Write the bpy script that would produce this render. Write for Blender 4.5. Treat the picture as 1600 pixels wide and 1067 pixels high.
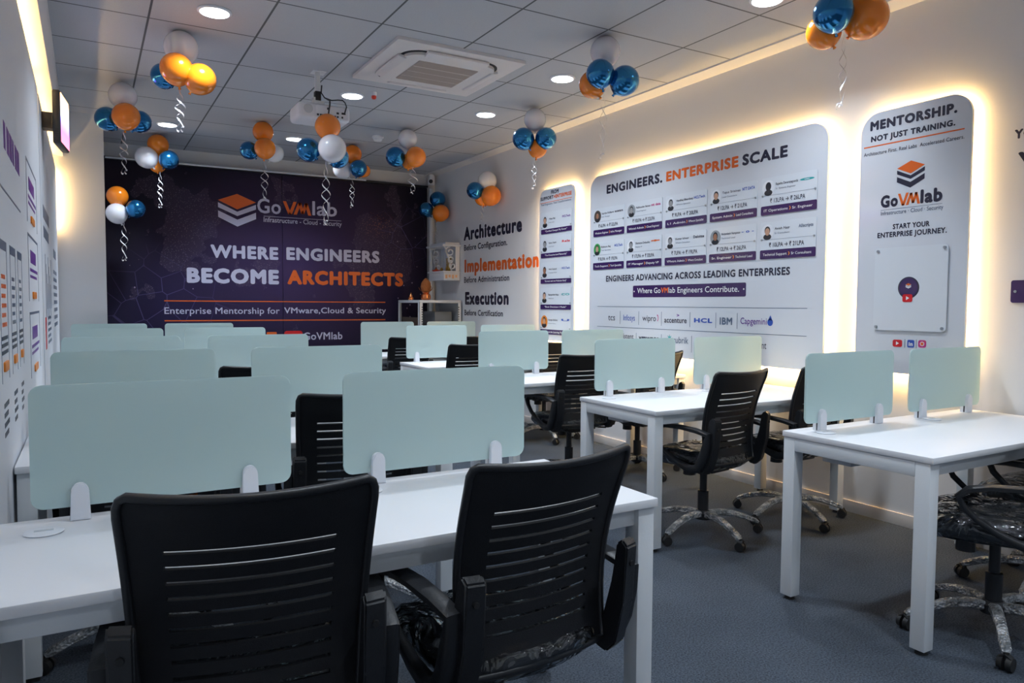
import bpy, bmesh, math, random
from mathutils import Vector, Matrix
random.seed(7)
PI = math.pi
for o in list(bpy.data.objects):
    bpy.data.objects.remove(o, do_unlink=True)
SC = bpy.context.scene
COL = SC.collection

# ------------------------------------------------------------------ camera
W, H, YB, XL, YF = 4.16, 3.055, 9.30, -0.255, -2.6      # right wall, ceiling, back wall, left wall, wall behind the camera
CAM_Z = 1.30
yaw, pitch, roll, focal = 0.5263, 0.0509, 0.0062, 1142.0
fwd = Vector((math.sin(yaw)*math.cos(pitch), math.cos(yaw)*math.cos(pitch), -math.sin(pitch)))
rgt = Vector((math.cos(yaw), -math.sin(yaw), 0)); upv = rgt.cross(fwd)
r2 = rgt*math.cos(roll) + upv*math.sin(roll); u2 = upv*math.cos(roll) - rgt*math.sin(roll)
cd = bpy.data.cameras.new('camera'); cam = bpy.data.objects.new('camera', cd); COL.objects.link(cam)
cd.sensor_width = 36.0; cd.lens = focal/1600*36.0; cd.clip_start = 0.02; cd.clip_end = 100
m = Matrix((( r2.x, u2.x, -fwd.x, 0), (r2.y, u2.y, -fwd.y, 0), (r2.z, u2.z, -fwd.z, CAM_Z), (0, 0, 0, 1)))
cam.matrix_world = m
SC.camera = cam

# ------------------------------------------------------------------ world, exposure
wd = bpy.data.worlds.new('world'); SC.world = wd; wd.use_nodes = True
wd.node_tree.nodes['Background'].inputs[0].default_value = (0.5, 0.6, 0.8, 1)
wd.node_tree.nodes['Background'].inputs[1].default_value = 0.0
SC.view_settings.view_transform = 'Standard'; SC.view_settings.look = 'None'
SC.view_settings.exposure = -0.20; SC.view_settings.gamma = 1.0; SC.view_settings.use_curve_mapping = False
DOWNLIGHT_W = 19.0
LED_E = 125.0
DOWNLIGHTS = [(0.70, 4.80), (0.72, 8.03), (1.97, 6.10), (1.95, 8.01), (3.22, 4.79), (3.22, 6.05), (3.40, 2.97),
              (1.97, 2.95), (0.72, 1.60), (2.10, 0.50), (3.40, 0.9), (0.9, -1.4), (3.2, -1.2)]  # lamps out of view; the second is added to brighten the front left desk
DIM = {(0.72, 1.60): .55, (3.40, 0.9): .45, (3.40, 2.97): .8}          # power cut by eye to balance brightness on the desks below

# ------------------------------------------------------------------ materials
def nodes_of(name):
    mt = bpy.data.materials.new(name); mt.use_nodes = True
    nt = mt.node_tree
    return mt, nt, nt.nodes['Principled BSDF']
def mat(name, col, rough=0.5, metal=0.0, spec=0.5, coat=0.0, bump=None, var=0.0, vscale=8.0, emit=None, sub=0.0, trans=0.0, sheen=0.0):
    mt, nt, p = nodes_of(name)
    p.inputs['Base Color'].default_value = (*col, 1); p.inputs['Roughness'].default_value = rough
    p.inputs['Metallic'].default_value = metal; p.inputs['Specular IOR Level'].default_value = spec
    p.inputs['Coat Weight'].default_value = coat; p.inputs['Coat Roughness'].default_value = 0.08
    if trans: p.inputs['Transmission Weight'].default_value = trans
    if sheen: p.inputs['Sheen Weight'].default_value = sheen
    if sub:
        p.inputs['Subsurface Weight'].default_value = sub; p.inputs['Subsurface Radius'].default_value = (.05, .03, .02)
    if emit:
        p.inputs['Emission Color'].default_value = (*emit[0], 1); p.inputs['Emission Strength'].default_value = emit[1]
    tc = None
    if var or bump: tc = nt.nodes.new('ShaderNodeTexCoord')
    if var:
        n = nt.nodes.new('ShaderNodeTexNoise'); n.inputs['Scale'].default_value = vscale; n.inputs['Detail'].default_value = 4
        nt.links.new(tc.outputs['Object'], n.inputs['Vector'])
        r = nt.nodes.new('ShaderNodeMapRange'); r.inputs[1].default_value = .3; r.inputs[2].default_value = .7
        r.inputs[3].default_value = 1-var; r.inputs[4].default_value = 1+var
        nt.links.new(n.outputs['Fac'], r.inputs[0])
        mx = nt.nodes.new('ShaderNodeMix'); mx.data_type = 'RGBA'; mx.blend_type = 'MULTIPLY'; mx.inputs[0].default_value = 1
        mx.inputs[6].default_value = (*col, 1); nt.links.new(r.outputs[0], mx.inputs[7]); nt.links.new(mx.outputs[2], p.inputs['Base Color'])
    if bump:
        n = nt.nodes.new('ShaderNodeTexNoise'); n.inputs['Scale'].default_value = bump[0]; n.inputs['Detail'].default_value = 3
        nt.links.new(tc.outputs['Object'], n.inputs['Vector'])
        b = nt.nodes.new('ShaderNodeBump'); b.inputs['Strength'].default_value = bump[1]; b.inputs['Distance'].default_value = bump[2] if len(bump) > 2 else 0.01
        nt.links.new(n.outputs['Fac'], b.inputs['Height']); nt.links.new(b.outputs[0], p.inputs['Normal'])
    return mt
M = {}
M['wall'] = mat('wall_paint', (.74, .75, .78), .55, bump=(60, .05))
M['plain'] = mat('gypsum', (.72, .73, .76), .7)
M['desk'] = mat('white_laminate', (.80, .81, .84), .35, bump=(90, .04))
M['steel'] = mat('white_powder_coat', (.74, .77, .80), .4, bump=(120, .04))
M['edge'] = mat('edge_band', (.66, .64, .64), .45)
M['clamp'] = mat('white_plastic', (.78, .80, .85), .35)
M['black'] = mat('black_plastic', (.012, .013, .016), .42, bump=(150, .08))
M['backm'] = mat('black_mesh_shell', (.009, .010, .013), .62, spec=.3, bump=(400, .15))
M['rubber'] = mat('black_rubber', (.012, .012, .013), .6)
M['seatf'] = mat('black_seat_fabric', (.012, .014, .018), .6, bump=(200, .2))
M['tray'] = mat('cable_tray_grey', (.55, .58, .62), .5)
M['modesty'] = mat('modesty_dark', (.04, .045, .055), .5)
M['panel'] = mat('glossy_acrylic_white', (.68, .71, .77), .18, spec=.5, coat=.3)
M['matte'] = mat('matte_white_board', (.70, .73, .79), .6, spec=.3)
M['card'] = mat('acrylic_card', (.72, .76, .82), .12, coat=.5)
M['panel_edge'] = mat('panel_edge', (.72, .66, .62), .4)
M['ink'] = mat('navy_ink', (.018, .019, .045), .4)
M['orange_ink'] = mat('orange_ink', (.78, .13, .012), .4)
M['blue_ink'] = mat('blue_ink', (.03, .09, .45), .4)
M['purple_ink'] = mat('purple_ink', (.12, .02, .28), .4)
M['strip'] = mat('deep_purple_print', (.045, .018, .10), .22, coat=.3)
M['slate_ink'] = mat('slate_ink', (.10, .14, .22), .4)
M['pale_ink'] = mat('pale_ink', (.55, .55, .72), .5)
M['white_ink'] = mat('white_ink', (.85, .85, .88), .4)
M['red_ink'] = mat('red_ink', (.65, .012, .02), .4)
M['pink_ink'] = mat('magenta_ink', (.55, .04, .22), .4)
M['teal_ink'] = mat('teal_ink', (.02, .38, .40), .4)
M['green_ink'] = mat('green_ink', (.04, .32, .08), .4)
M['skin_a'] = mat('portrait_skin', (.36, .17, .10), .4)
M['skin_b'] = mat('portrait_skin_light', (.55, .32, .22), .4)
M['skin_g'] = mat('portrait_grey', (.32, .32, .33), .4)
M['suit'] = mat('portrait_dark_cloth', (.025, .027, .035), .4)
M['screw'] = mat('steel_standoff', (.42, .45, .48), .3, metal=.8)
M['acw'] = mat('air_conditioner_plastic', (.78, .74, .73), .4)
M['grille'] = mat('grille_plastic', (.50, .44, .41), .5)
M['dark'] = mat('dark_gap', (.02, .02, .025), .6)
M['proj'] = mat('projector_white', (.80, .81, .85), .35)
M['metal'] = mat('brushed_metal', (.6, .6, .62), .35, metal=1)
M['orange_b'] = mat('orange_balloon', (.92, .25, .010), .18, coat=.5, sub=.15)
M['white_b'] = mat('white_balloon', (.78, .77, .82), .25, coat=.4, sub=.15)
M['blue_b'] = mat('chrome_blue_balloon', (.012, .17, .42), .17, metal=.85, coat=.4)
M['ribbon'] = mat('silver_ribbon', (.80, .80, .84), .25, metal=.25)
M['copper'] = mat('copper', (.75, .26, .10), .25, metal=.9)
M['coconut'] = mat('coconut_husk', (.38, .13, .035), .8, bump=(60, .6, .02))
M['brass'] = mat('brass', (.55, .33, .07), .3, metal=.8)
M['gold'] = mat('gilt_print', (.62, .42, .18), .5, var=.6, vscale=40)
M['peach'] = mat('peach_motif', (.85, .50, .30), .5)
M['brown'] = mat('brown_board', (.09, .065, .05), .5)
M['tvb'] = mat('tv_black', (.03, .034, .042), .45)
M['grey'] = mat('grey_board', (.30, .33, .36), .5)
M['redp'] = mat('red_plastic', (.75, .06, .03), .35)
M['orange_tag'] = mat('orange_tag', (.80, .24, .02), .4)

def glass_mint():
    mt, nt, p = nodes_of('frosted_mint_glass')
    p.inputs['Base Color'].default_value = (.64, .78, .78, 1); p.inputs['Roughness'].default_value = .16
    p.inputs['Specular IOR Level'].default_value = .6
    t = nt.nodes.new('ShaderNodeBsdfTranslucent'); t.inputs[0].default_value = (.70, .83, .82, 1)
    mx = nt.nodes.new('ShaderNodeMixShader'); mx.inputs[0].default_value = .42
    nt.links.new(p.outputs[0], mx.inputs[1]); nt.links.new(t.outputs[0], mx.inputs[2])
    nt.links.new(mx.outputs[0], nt.nodes['Material Output'].inputs[0])
    return mt
M['glass'] = glass_mint()
def wrap_mat():
    mt, nt, p = nodes_of('clear_plastic_wrap')
    nt.nodes.remove(p)
    g = nt.nodes.new('ShaderNodeBsdfGlossy'); g.inputs['Roughness'].default_value = .08; g.inputs[0].default_value = (.8, .85, .9, 1)
    t = nt.nodes.new('ShaderNodeBsdfTransparent')
    fr = nt.nodes.new('ShaderNodeFresnel'); fr.inputs[0].default_value = 1.55
    tc = nt.nodes.new('ShaderNodeTexCoord')
    w = nt.nodes.new('ShaderNodeTexNoise'); w.inputs['Scale'].default_value = 9; w.inputs['Detail'].default_value = 2; w.inputs['Distortion'].default_value = 1.5
    b = nt.nodes.new('ShaderNodeBump'); b.inputs['Strength'].default_value = .9; b.inputs['Distance'].default_value = .05
    nt.links.new(tc.outputs['Object'], w.inputs['Vector']); nt.links.new(w.outputs['Fac'], b.inputs['Height'])
    nt.links.new(b.outputs[0], g.inputs['Normal']); nt.links.new(b.outputs[0], fr.inputs['Normal'])
    a = nt.nodes.new('ShaderNodeMath'); a.operation = 'MULTIPLY_ADD'; a.inputs[1].default_value = 1.2; a.inputs[2].default_value = .03
    nt.links.new(fr.outputs[0], a.inputs[0])
    mx = nt.nodes.new('ShaderNodeMixShader'); nt.links.new(a.outputs[0], mx.inputs[0])
    nt.links.new(t.outputs[0], mx.inputs[1]); nt.links.new(g.outputs[0], mx.inputs[2])
    nt.links.new(mx.outputs[0], nt.nodes['Material Output'].inputs[0])
    return mt
M['wrap'] = wrap_mat()
def bubble_mat():
    mt, nt, p = nodes_of('silver_bubble_wrap')
    tc = nt.nodes.new('ShaderNodeTexCoord')
    v = nt.nodes.new('ShaderNodeTexVoronoi'); v.inputs['Scale'].default_value = 90
    n = nt.nodes.new('ShaderNodeTexNoise'); n.inputs['Scale'].default_value = 22; n.inputs['Detail'].default_value = 3
    cr = nt.nodes.new('ShaderNodeValToRGB'); cr.color_ramp.elements[0].position = .35; cr.color_ramp.elements[1].position = .7
    cr.color_ramp.elements[0].color = (.16, .17, .18, 1); cr.color_ramp.elements[1].color = (.62, .64, .66, 1)
    b = nt.nodes.new('ShaderNodeBump'); b.inputs['Strength'].default_value = .8; b.inputs['Distance'].default_value = .01
    nt.links.new(tc.outputs['Object'], v.inputs['Vector']); nt.links.new(tc.outputs['Object'], n.inputs['Vector'])
    nt.links.new(n.outputs['Fac'], cr.inputs[0]); nt.links.new(cr.outputs[0], p.inputs['Base Color'])
    nt.links.new(v.outputs['Distance'], b.inputs['Height']); nt.links.new(b.outputs[0], p.inputs['Normal'])
    p.inputs['Roughness'].default_value = .22; p.inputs['Metallic'].default_value = .35
    return mt
M['bubble'] = bubble_mat()
def mesh_mat():
    mt, nt, p = nodes_of('black_see_through_mesh')
    p.inputs['Base Color'].default_value = (.008, .009, .012, 1); p.inputs['Roughness'].default_value = .7
    t = nt.nodes.new('ShaderNodeBsdfTransparent'); mx = nt.nodes.new('ShaderNodeMixShader'); mx.inputs[0].default_value = .52
    nt.links.new(t.outputs[0], mx.inputs[1]); nt.links.new(p.outputs[0], mx.inputs[2])
    nt.links.new(mx.outputs[0], nt.nodes['Material Output'].inputs[0])
    return mt
M['mesh'] = mesh_mat()
def emission(name, col, s):
    mt, nt, p = nodes_of(name); nt.nodes.remove(p)
    e = nt.nodes.new('ShaderNodeEmission'); e.inputs[0].default_value = (*col, 1); e.inputs[1].default_value = s
    nt.links.new(e.outputs[0], nt.nodes['Material Output'].inputs[0])
    return mt
M['led'] = emission('warm_led_strip', (1.0, .62, .23), LED_E)
M['disc'] = emission('downlight_diffuser', (.93, .96, 1.0), 9.0)

def ceiling_mat():
    mt, nt, p = nodes_of('ceiling_tiles')
    tc = nt.nodes.new('ShaderNodeTexCoord'); sp = nt.nodes.new('ShaderNodeSeparateXYZ')
    nt.links.new(tc.outputs['Object'], sp.inputs[0])
    def line(out, off, step, half):
        a = nt.nodes.new('ShaderNodeMath'); a.operation = 'SUBTRACT'; nt.links.new(out, a.inputs[0]); a.inputs[1].default_value = off - step*20
        b = nt.nodes.new('ShaderNodeMath'); b.operation = 'PINGPONG'; nt.links.new(a.outputs[0], b.inputs[0]); b.inputs[1].default_value = step/2
        c = nt.nodes.new('ShaderNodeMath'); c.operation = 'LESS_THAN'; nt.links.new(b.outputs[0], c.inputs[0]); c.inputs[1].default_value = half
        return c.outputs[0]
    lx = line(sp.outputs[0], .363, .638, .0065); ly = line(sp.outputs[1], 4.471, .655, .0065)
    mxm = nt.nodes.new('ShaderNodeMath'); mxm.operation = 'MAXIMUM'; nt.links.new(lx, mxm.inputs[0]); nt.links.new(ly, mxm.inputs[1])
    n = nt.nodes.new('ShaderNodeTexNoise'); n.inputs['Scale'].default_value = 160; n.inputs['Detail'].default_value = 3
    nt.links.new(tc.outputs['Object'], n.inputs['Vector'])
    cr = nt.nodes.new('ShaderNodeValToRGB'); cr.color_ramp.elements[0].color = (.43, .455, .505, 1); cr.color_ramp.elements[1].color = (.52, .545, .60, 1)
    nt.links.new(n.outputs['Fac'], cr.inputs[0])
    mx = nt.nodes.new('ShaderNodeMix'); mx.data_type = 'RGBA'; nt.links.new(mxm.outputs[0], mx.inputs[0])
    nt.links.new(cr.outputs[0], mx.inputs[6]); mx.inputs[7].default_value = (.10, .105, .12, 1)
    nt.links.new(mx.outputs[2], p.inputs['Base Color']); p.inputs['Roughness'].default_value = .8
    b = nt.nodes.new('ShaderNodeBump'); b.inputs['Strength'].default_value = .25; b.inputs['Distance'].default_value = .004
    nt.links.new(n.outputs['Fac'], b.inputs['Height']); nt.links.new(b.outputs[0], p.inputs['Normal'])
    return mt
M['ceiling'] = ceiling_mat()
def carpet_mat():
    mt, nt, p = nodes_of('blue_grey_carpet')
    tc = nt.nodes.new('ShaderNodeTexCoord')
    n = nt.nodes.new('ShaderNodeTexNoise'); n.inputs['Scale'].default_value = 140; n.inputs['Detail'].default_value = 4; n.inputs['Roughness'].default_value = .75
    n2 = nt.nodes.new('ShaderNodeTexNoise'); n2.inputs['Scale'].default_value = 2.2; n2.inputs['Detail'].default_value = 3
    for q in (n, n2): nt.links.new(tc.outputs['Object'], q.inputs['Vector'])
    cr = nt.nodes.new('ShaderNodeValToRGB'); cr.color_ramp.elements[0].position = .33; cr.color_ramp.elements[1].position = .68
    cr.color_ramp.elements[0].color = (.020, .026, .036, 1); cr.color_ramp.elements[1].color = (.105, .125, .158, 1)
    nt.links.new(n.outputs['Fac'], cr.inputs[0])
    r = nt.nodes.new('ShaderNodeMapRange'); r.inputs[1].default_value = .3; r.inputs[2].default_value = .7; r.inputs[3].default_value = .85; r.inputs[4].default_value = 1.12
    nt.links.new(n2.outputs['Fac'], r.inputs[0])
    mx = nt.nodes.new('ShaderNodeMix'); mx.data_type = 'RGBA'; mx.blend_type = 'MULTIPLY'; mx.inputs[0].default_value = 1
    nt.links.new(cr.outputs[0], mx.inputs[6]); nt.links.new(r.outputs[0], mx.inputs[7]); nt.links.new(mx.outputs[2], p.inputs['Base Color'])
    p.inputs['Roughness'].default_value = .95; p.inputs['Specular IOR Level'].default_value = .1
    b = nt.nodes.new('ShaderNodeBump'); b.inputs['Strength'].default_value = .7; b.inputs['Distance'].default_value = .006
    nt.links.new(n.outputs['Fac'], b.inputs['Height']); nt.links.new(b.outputs[0], p.inputs['Normal'])
    return mt
M['carpet'] = carpet_mat()
def backdrop_mat():
    mt, nt, p = nodes_of('dark_purple_star_map_print')
    tc = nt.nodes.new('ShaderNodeTexCoord')
    L = nt.links.new
    def math_(op, a, b=None):
        q = nt.nodes.new('ShaderNodeMath'); q.operation = op
        for i, v in enumerate((a, b)):
            if v is None: continue
            if isinstance(v, (int, float)): q.inputs[i].default_value = v
            else: L(v, q.inputs[i])
        return q.outputs[0]
    def blob(cx, cz, sx, sz):          # soft printed patch centred at (cx, cz) of the print
        mp = nt.nodes.new('ShaderNodeMapping'); mp.inputs['Location'].default_value = (-cx/sx, 0, -cz/sz); mp.inputs['Scale'].default_value = (1/sx, 0, 1/sz)
        L(tc.outputs['Object'], mp.inputs['Vector'])
        g = nt.nodes.new('ShaderNodeTexGradient'); g.gradient_type = 'SPHERICAL'; L(mp.outputs[0], g.inputs[0])
        return g.outputs['Fac']
    def colmix(a, col, fac):
        mx = nt.nodes.new('ShaderNodeMix'); mx.data_type = 'RGBA'
        if isinstance(fac, float): mx.inputs[0].default_value = fac
        else: L(fac, mx.inputs[0])
        if isinstance(a, tuple): mx.inputs[6].default_value = (*a, 1)
        else: L(a, mx.inputs[6])
        mx.inputs[7].default_value = (*col, 1)
        return mx.outputs[2]
    c = colmix((.012, .009, .021), (.056, .034, .115), blob(2.3, 1.75, 1.9, 1.35))
    c = colmix(c, (.024, .017, .080), math_('MULTIPLY', blob(.8, 1.2, .9, .9), .6))
    # continents: dotted, with a rough outline
    big = nt.nodes.new('ShaderNodeTexNoise'); big.inputs['Scale'].default_value = 2.3; big.inputs['Detail'].default_value = 6; L(tc.outputs['Object'], big.inputs['Vector'])
    dots = nt.nodes.new('ShaderNodeTexVoronoi'); dots.inputs['Scale'].default_value = 55; L(tc.outputs['Object'], dots.inputs['Vector'])
    dot = math_('LESS_THAN', dots.outputs['Distance'], .22)
    land = math_('MAXIMUM', blob(.85, 2.15, .75, .85), blob(3.35, 1.95, .85, .95))
    land = math_('MULTIPLY', math_('GREATER_THAN', math_('ADD', math_('MULTIPLY', land, .55), math_('MULTIPLY', math_('SUBTRACT', big.outputs['Fac'], .5), 2.2)), .27), .5)
    c = colmix(c, (.13, .10, .16), math_('MULTIPLY', land, .36))
    c = colmix(c, (.30, .24, .32), math_('MULTIPLY', math_('MULTIPLY', dot, land), .8))
    warm = math_('MULTIPLY', math_('MULTIPLY', blob(3.35, 2.33, .28, .2), dot), .8)
    c = colmix(c, (.60, .20, .06), warm)
    # network of thin lines and nodes
    v = nt.nodes.new('ShaderNodeTexVoronoi'); v.feature = 'DISTANCE_TO_EDGE'; v.inputs['Scale'].default_value = 3.6; L(tc.outputs['Object'], v.inputs['Vector'])
    ln = math_('LESS_THAN', v.outputs['Distance'], .012)
    c = colmix(c, (.20, .17, .42), math_('MULTIPLY', math_('MULTIPLY', ln, math_('MAXIMUM', blob(.75, 1.25, .9, .75), blob(3.7, 2.2, .5, .5))), .38))
    st = nt.nodes.new('ShaderNodeTexVoronoi'); st.inputs['Scale'].default_value = 9; L(tc.outputs['Object'], st.inputs['Vector'])
    star = math_('LESS_THAN', st.outputs['Distance'], .085)
    c = colmix(c, (.50, .40, .55), math_('MULTIPLY', star, math_('MAXIMUM', blob(.7, 1.2, .9, .8), blob(3.6, 1.5, .7, 1.0))))
    L(c, p.inputs['Base Color']); p.inputs['Roughness'].default_value = .7; p.inputs['Specular IOR Level'].default_value = .2
    return mt
M['backdrop'] = backdrop_mat()
def tv_mat():
    mt, nt, p = nodes_of('lit_screen'); nt.nodes.remove(p)
    tc = nt.nodes.new('ShaderNodeTexCoord'); sp = nt.nodes.new('ShaderNodeSeparateXYZ'); nt.links.new(tc.outputs['Object'], sp.inputs[0])
    r = nt.nodes.new('ShaderNodeMapRange'); r.inputs[1].default_value = 2.30; r.inputs[2].default_value = 2.62; nt.links.new(sp.outputs[2], r.inputs[0])
    cr = nt.nodes.new('ShaderNodeValToRGB'); e = cr.color_ramp.elements
    e[0].position = 0; e[0].color = (.55, .12, .16, 1); e[1].position = 1; e[1].color = (1, .42, .10, 1)
    for ps, cl in ((.25, (.5, .1, .35, 1)), (.45, (.25, .18, .9, 1)), (.6, (.75, .85, 1, 1)), (.8, (.95, .75, .6, 1))):
        q = e.new(ps); q.color = cl
    nt.links.new(r.outputs[0], cr.inputs[0])
    em = nt.nodes.new('ShaderNodeEmission'); em.inputs[1].default_value = 7.0; nt.links.new(cr.outputs[0], em.inputs[0])
    nt.links.new(em.outputs[0], nt.nodes['Material Output'].inputs[0])
    return mt
M['tv'] = tv_mat()

# ------------------------------------------------------------------ lamps of the room
def downlight_lamp(x, y, parent=None):
    d = bpy.data.lights.new('downlight_lamp', 'AREA'); d.shape = 'DISK'; d.size = .15; d.energy = DOWNLIGHT_W*DIM.get((x, y), 1.0); d.color = (.80, .90, 1.0); d.spread = math.radians(125)
    o = bpy.data.objects.new('downlight_lamp', d); COL.objects.link(o); o.location = (x, y, H-.020)
    return o

# ------------------------------------------------------------------ helpers
def link(name, me, mtl, parent=None, loc=None):
    o = bpy.data.objects.new(name, me); COL.objects.link(o)
    if mtl is not None:
        for mm in (mtl if isinstance(mtl, (list, tuple)) else [mtl]): me.materials.append(M[mm] if isinstance(mm, str) else mm)
    if parent is not None: o.parent = parent
    if loc is not None: o.location = loc
    return o
def finish(bm, ang=38, smooth=True):
    bmesh.ops.recalc_face_normals(bm, faces=bm.faces)
    if smooth:
        a = math.radians(ang)
        for f in bm.faces: f.smooth = True
        for e in bm.edges:
            e.smooth = not (len(e.link_faces) == 2 and e.calc_face_angle(0) > a)
def obj(name, bm, mtl, parent=None, shift=None, ang=38, recalc=True):
    """One mesh object from a bmesh; shift = world point of the parent, taken off vertices given in world coordinates."""
    if shift is not None:
        bmesh.ops.translate(bm, verts=bm.verts, vec=-Vector(shift))
    if recalc: finish(bm, ang)
    me = bpy.data.meshes.new(name); bm.to_mesh(me); bm.free()
    return link(name, me, mtl, parent)
def thing(name, label, cat, loc=(0, 0, 0), rz=0.0, group=None):
    o = bpy.data.objects.new(name, None); COL.objects.link(o); o.empty_display_size = .1
    o.location = loc; o.rotation_euler = (0, 0, rz); o['label'] = label; o['category'] = cat
    if group: o['group'] = group
    return o
def tag(o, label, cat, group=None):
    o['label'] = label; o['category'] = cat
    if group: o['group'] = group
    return o
def struct(name, bm, mtl):
    o = obj(name, bm, mtl); o['kind'] = 'structure'; return o
def dup(root, loc, rz, label, group=None):
    def cp(o, parent):
        c = o.copy(); COL.objects.link(c); c.parent = parent
        for ch in list(o.children): cp(ch, c)
        return c
    r = cp(root, None); r.location = loc; r.rotation_euler = (0, 0, rz); r['label'] = label
    if group: r['group'] = group
    return r
def NB(): return bmesh.new()
def box(bm, a, b, bev=0.0, seg=2):
    x0, y0, z0 = a; x1, y1, z1 = b
    vs = [bm.verts.new(p) for p in ((x0,y0,z0),(x1,y0,z0),(x1,y1,z0),(x0,y1,z0),(x0,y0,z1),(x1,y0,z1),(x1,y1,z1),(x0,y1,z1))]
    fs = [bm.faces.new([vs[i] for i in q]) for q in ((3,2,1,0),(4,5,6,7),(0,1,5,4),(1,2,6,5),(2,3,7,6),(3,0,4,7))]
    if bev:
        es = list({e for f in fs for e in f.edges})
        bmesh.ops.bevel(bm, geom=es, offset=bev, segments=seg, profile=.5, affect='EDGES')
    return bm
def frame_axes(d):
    d = d.normalized(); a = Vector((0, 0, 1)) if abs(d.z) < .9 else Vector((1, 0, 0))
    x = d.cross(a).normalized(); return x, d.cross(x).normalized()
def cyl(bm, p0, p1, r0, r1=None, n=18, caps=True):
    p0, p1 = Vector(p0), Vector(p1); r1 = r0 if r1 is None else r1
    x, y = frame_axes(p1-p0)
    A = [bm.verts.new(p0 + (x*math.cos(2*PI*i/n) + y*math.sin(2*PI*i/n))*r0) for i in range(n)]
    B = [bm.verts.new(p1 + (x*math.cos(2*PI*i/n) + y*math.sin(2*PI*i/n))*r1) for i in range(n)]
    for i in range(n): bm.faces.new((A[i], A[(i+1) % n], B[(i+1) % n], B[i]))
    if caps: bm.faces.new(A[::-1]); bm.faces.new(B)
    return bm
def sweep(bm, pts, radii, n=8, closed=False, side=None):
    """Tube along pts; radii = (across, in-plane) per point or one pair; side = fixed across-axis for planar paths."""
    pts = [Vector(p) for p in pts]; N = len(pts)
    if not isinstance(radii, list): radii = [radii]*N
    rings = []; px = None
    for i, p in enumerate(pts):
        a = pts[(i-1) % N] if (closed or i > 0) else p; b = pts[(i+1) % N] if (closed or i < N-1) else p
        t = (b-a).normalized()
        if side is not None: x = Vector(side); x = (x - t*x.dot(t)).normalized()
        else:
            if px is None: x, _ = frame_axes(t)
            else: x = (px - t*px.dot(t)).normalized()
        px = x; y = t.cross(x)
        ra = radii[i]; ra = ra if isinstance(ra, tuple) else (ra, ra)
        ring = []
        for k in range(n):
            c, s = math.cos(2*PI*(k+.5)/n), math.sin(2*PI*(k+.5)/n)
            if n == 8:      # rounded rectangle section
                c, s = math.copysign(abs(c)**.55, c), math.copysign(abs(s)**.55, s)
            ring.append(bm.verts.new(p + x*c*ra[0] + y*s*ra[1]))
        rings.append(ring)
    for i in range(N if closed else N-1):
        A, B = rings[i], rings[(i+1) % N]
        for k in range(n): bm.faces.new((A[k], A[(k+1) % n], B[(k+1) % n], B[k]))
    if not closed: bm.faces.new(rings[0][::-1]); bm.faces.new(rings[-1])
    return bm
def lathe(bm, prof, c=(0, 0, 0), n=24):
    rings = []
    for r, z in prof:
        rings.append([bm.verts.new((c[0]+max(r, 1e-4)*math.cos(2*PI*k/n), c[1]+max(r, 1e-4)*math.sin(2*PI*k/n), c[2]+z)) for k in range(n)])
    for A, B in zip(rings, rings[1:]):
        for k in range(n): bm.faces.new((A[k], A[(k+1) % n], B[(k+1) % n], B[k]))
    bm.faces.new(rings[0][::-1]); bm.faces.new(rings[-1])
    return bm
def rrect(u0, v0, u1, v1, r, seg=6):
    out = []
    for cx, cy, a in ((u1-r, v1-r, 0), (u0+r, v1-r, 90), (u0+r, v0+r, 180), (u1-r, v0+r, 270)):
        for k in range(seg+1):
            t = math.radians(a + 90*k/seg); out.append((cx+r*math.cos(t), cy+r*math.sin(t)))
    return out
def ellipse(cu, cv, ru, rv, n=24, a0=0.0, a1=2*PI):
    return [(cu+ru*math.cos(a0+(a1-a0)*k/n), cv+rv*math.sin(a0+(a1-a0)*k/n)) for k in range(n)]
class Face:
    """A plane with its own right (u), up (v) and outward (n) directions, for signs and prints."""
    def __init__(s, o, u, v): s.o, s.u, s.v = Vector(o), Vector(u), Vector(v); s.n = s.u.cross(s.v)
    def p(s, u, v, d=0.0): return s.o + s.u*u + s.v*v + s.n*d
    def mat(s): return Matrix(((s.u.x, s.v.x, s.n.x, s.o.x), (s.u.y, s.v.y, s.n.y, s.o.y), (s.u.z, s.v.z, s.n.z, s.o.z), (0, 0, 0, 1)))
def plate(bm, F, pts, d0, d1):
    A = [bm.verts.new(F.p(u, v, d0)) for u, v in pts]; B = [bm.verts.new(F.p(u, v, d1)) for u, v in pts]; n = len(pts)
    bm.faces.new(A[::-1]); bm.faces.new(B)
    for i in range(n): bm.faces.new((A[i], A[(i+1) % n], B[(i+1) % n], B[i]))
    return bm
RIGHT = lambda x: Face((x, 0, 0), (0, -1, 0), (0, 0, 1))
LEFT = lambda x: Face((x, 0, 0), (0, 1, 0), (0, 0, 1))
BACK = lambda y: Face((0, y, 0), (1, 0, 0), (0, 0, 1))
def glyphs(body, off):
    c = bpy.data.curves.new('glyphs', 'FONT'); c.body = body; c.size = 1; c.space_character = 1+2.6*off; c.resolution_u = 3; c.fill_mode = 'FRONT' if hasattr(c, 'fill_mode') else 'BOTH'
    o = bpy.data.objects.new('glyphs', c); COL.objects.link(o)
    dg = bpy.context.evaluated_depsgraph_get()
    me = bpy.data.meshes.new_from_object(o.evaluated_get(dg)); bpy.data.objects.remove(o); bpy.data.curves.remove(c)
    return me
BOLD = [0.006, .018, .036, .050, .058]
CAPH = max(v.co.y for v in glyphs('H', 0).vertices)
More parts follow.
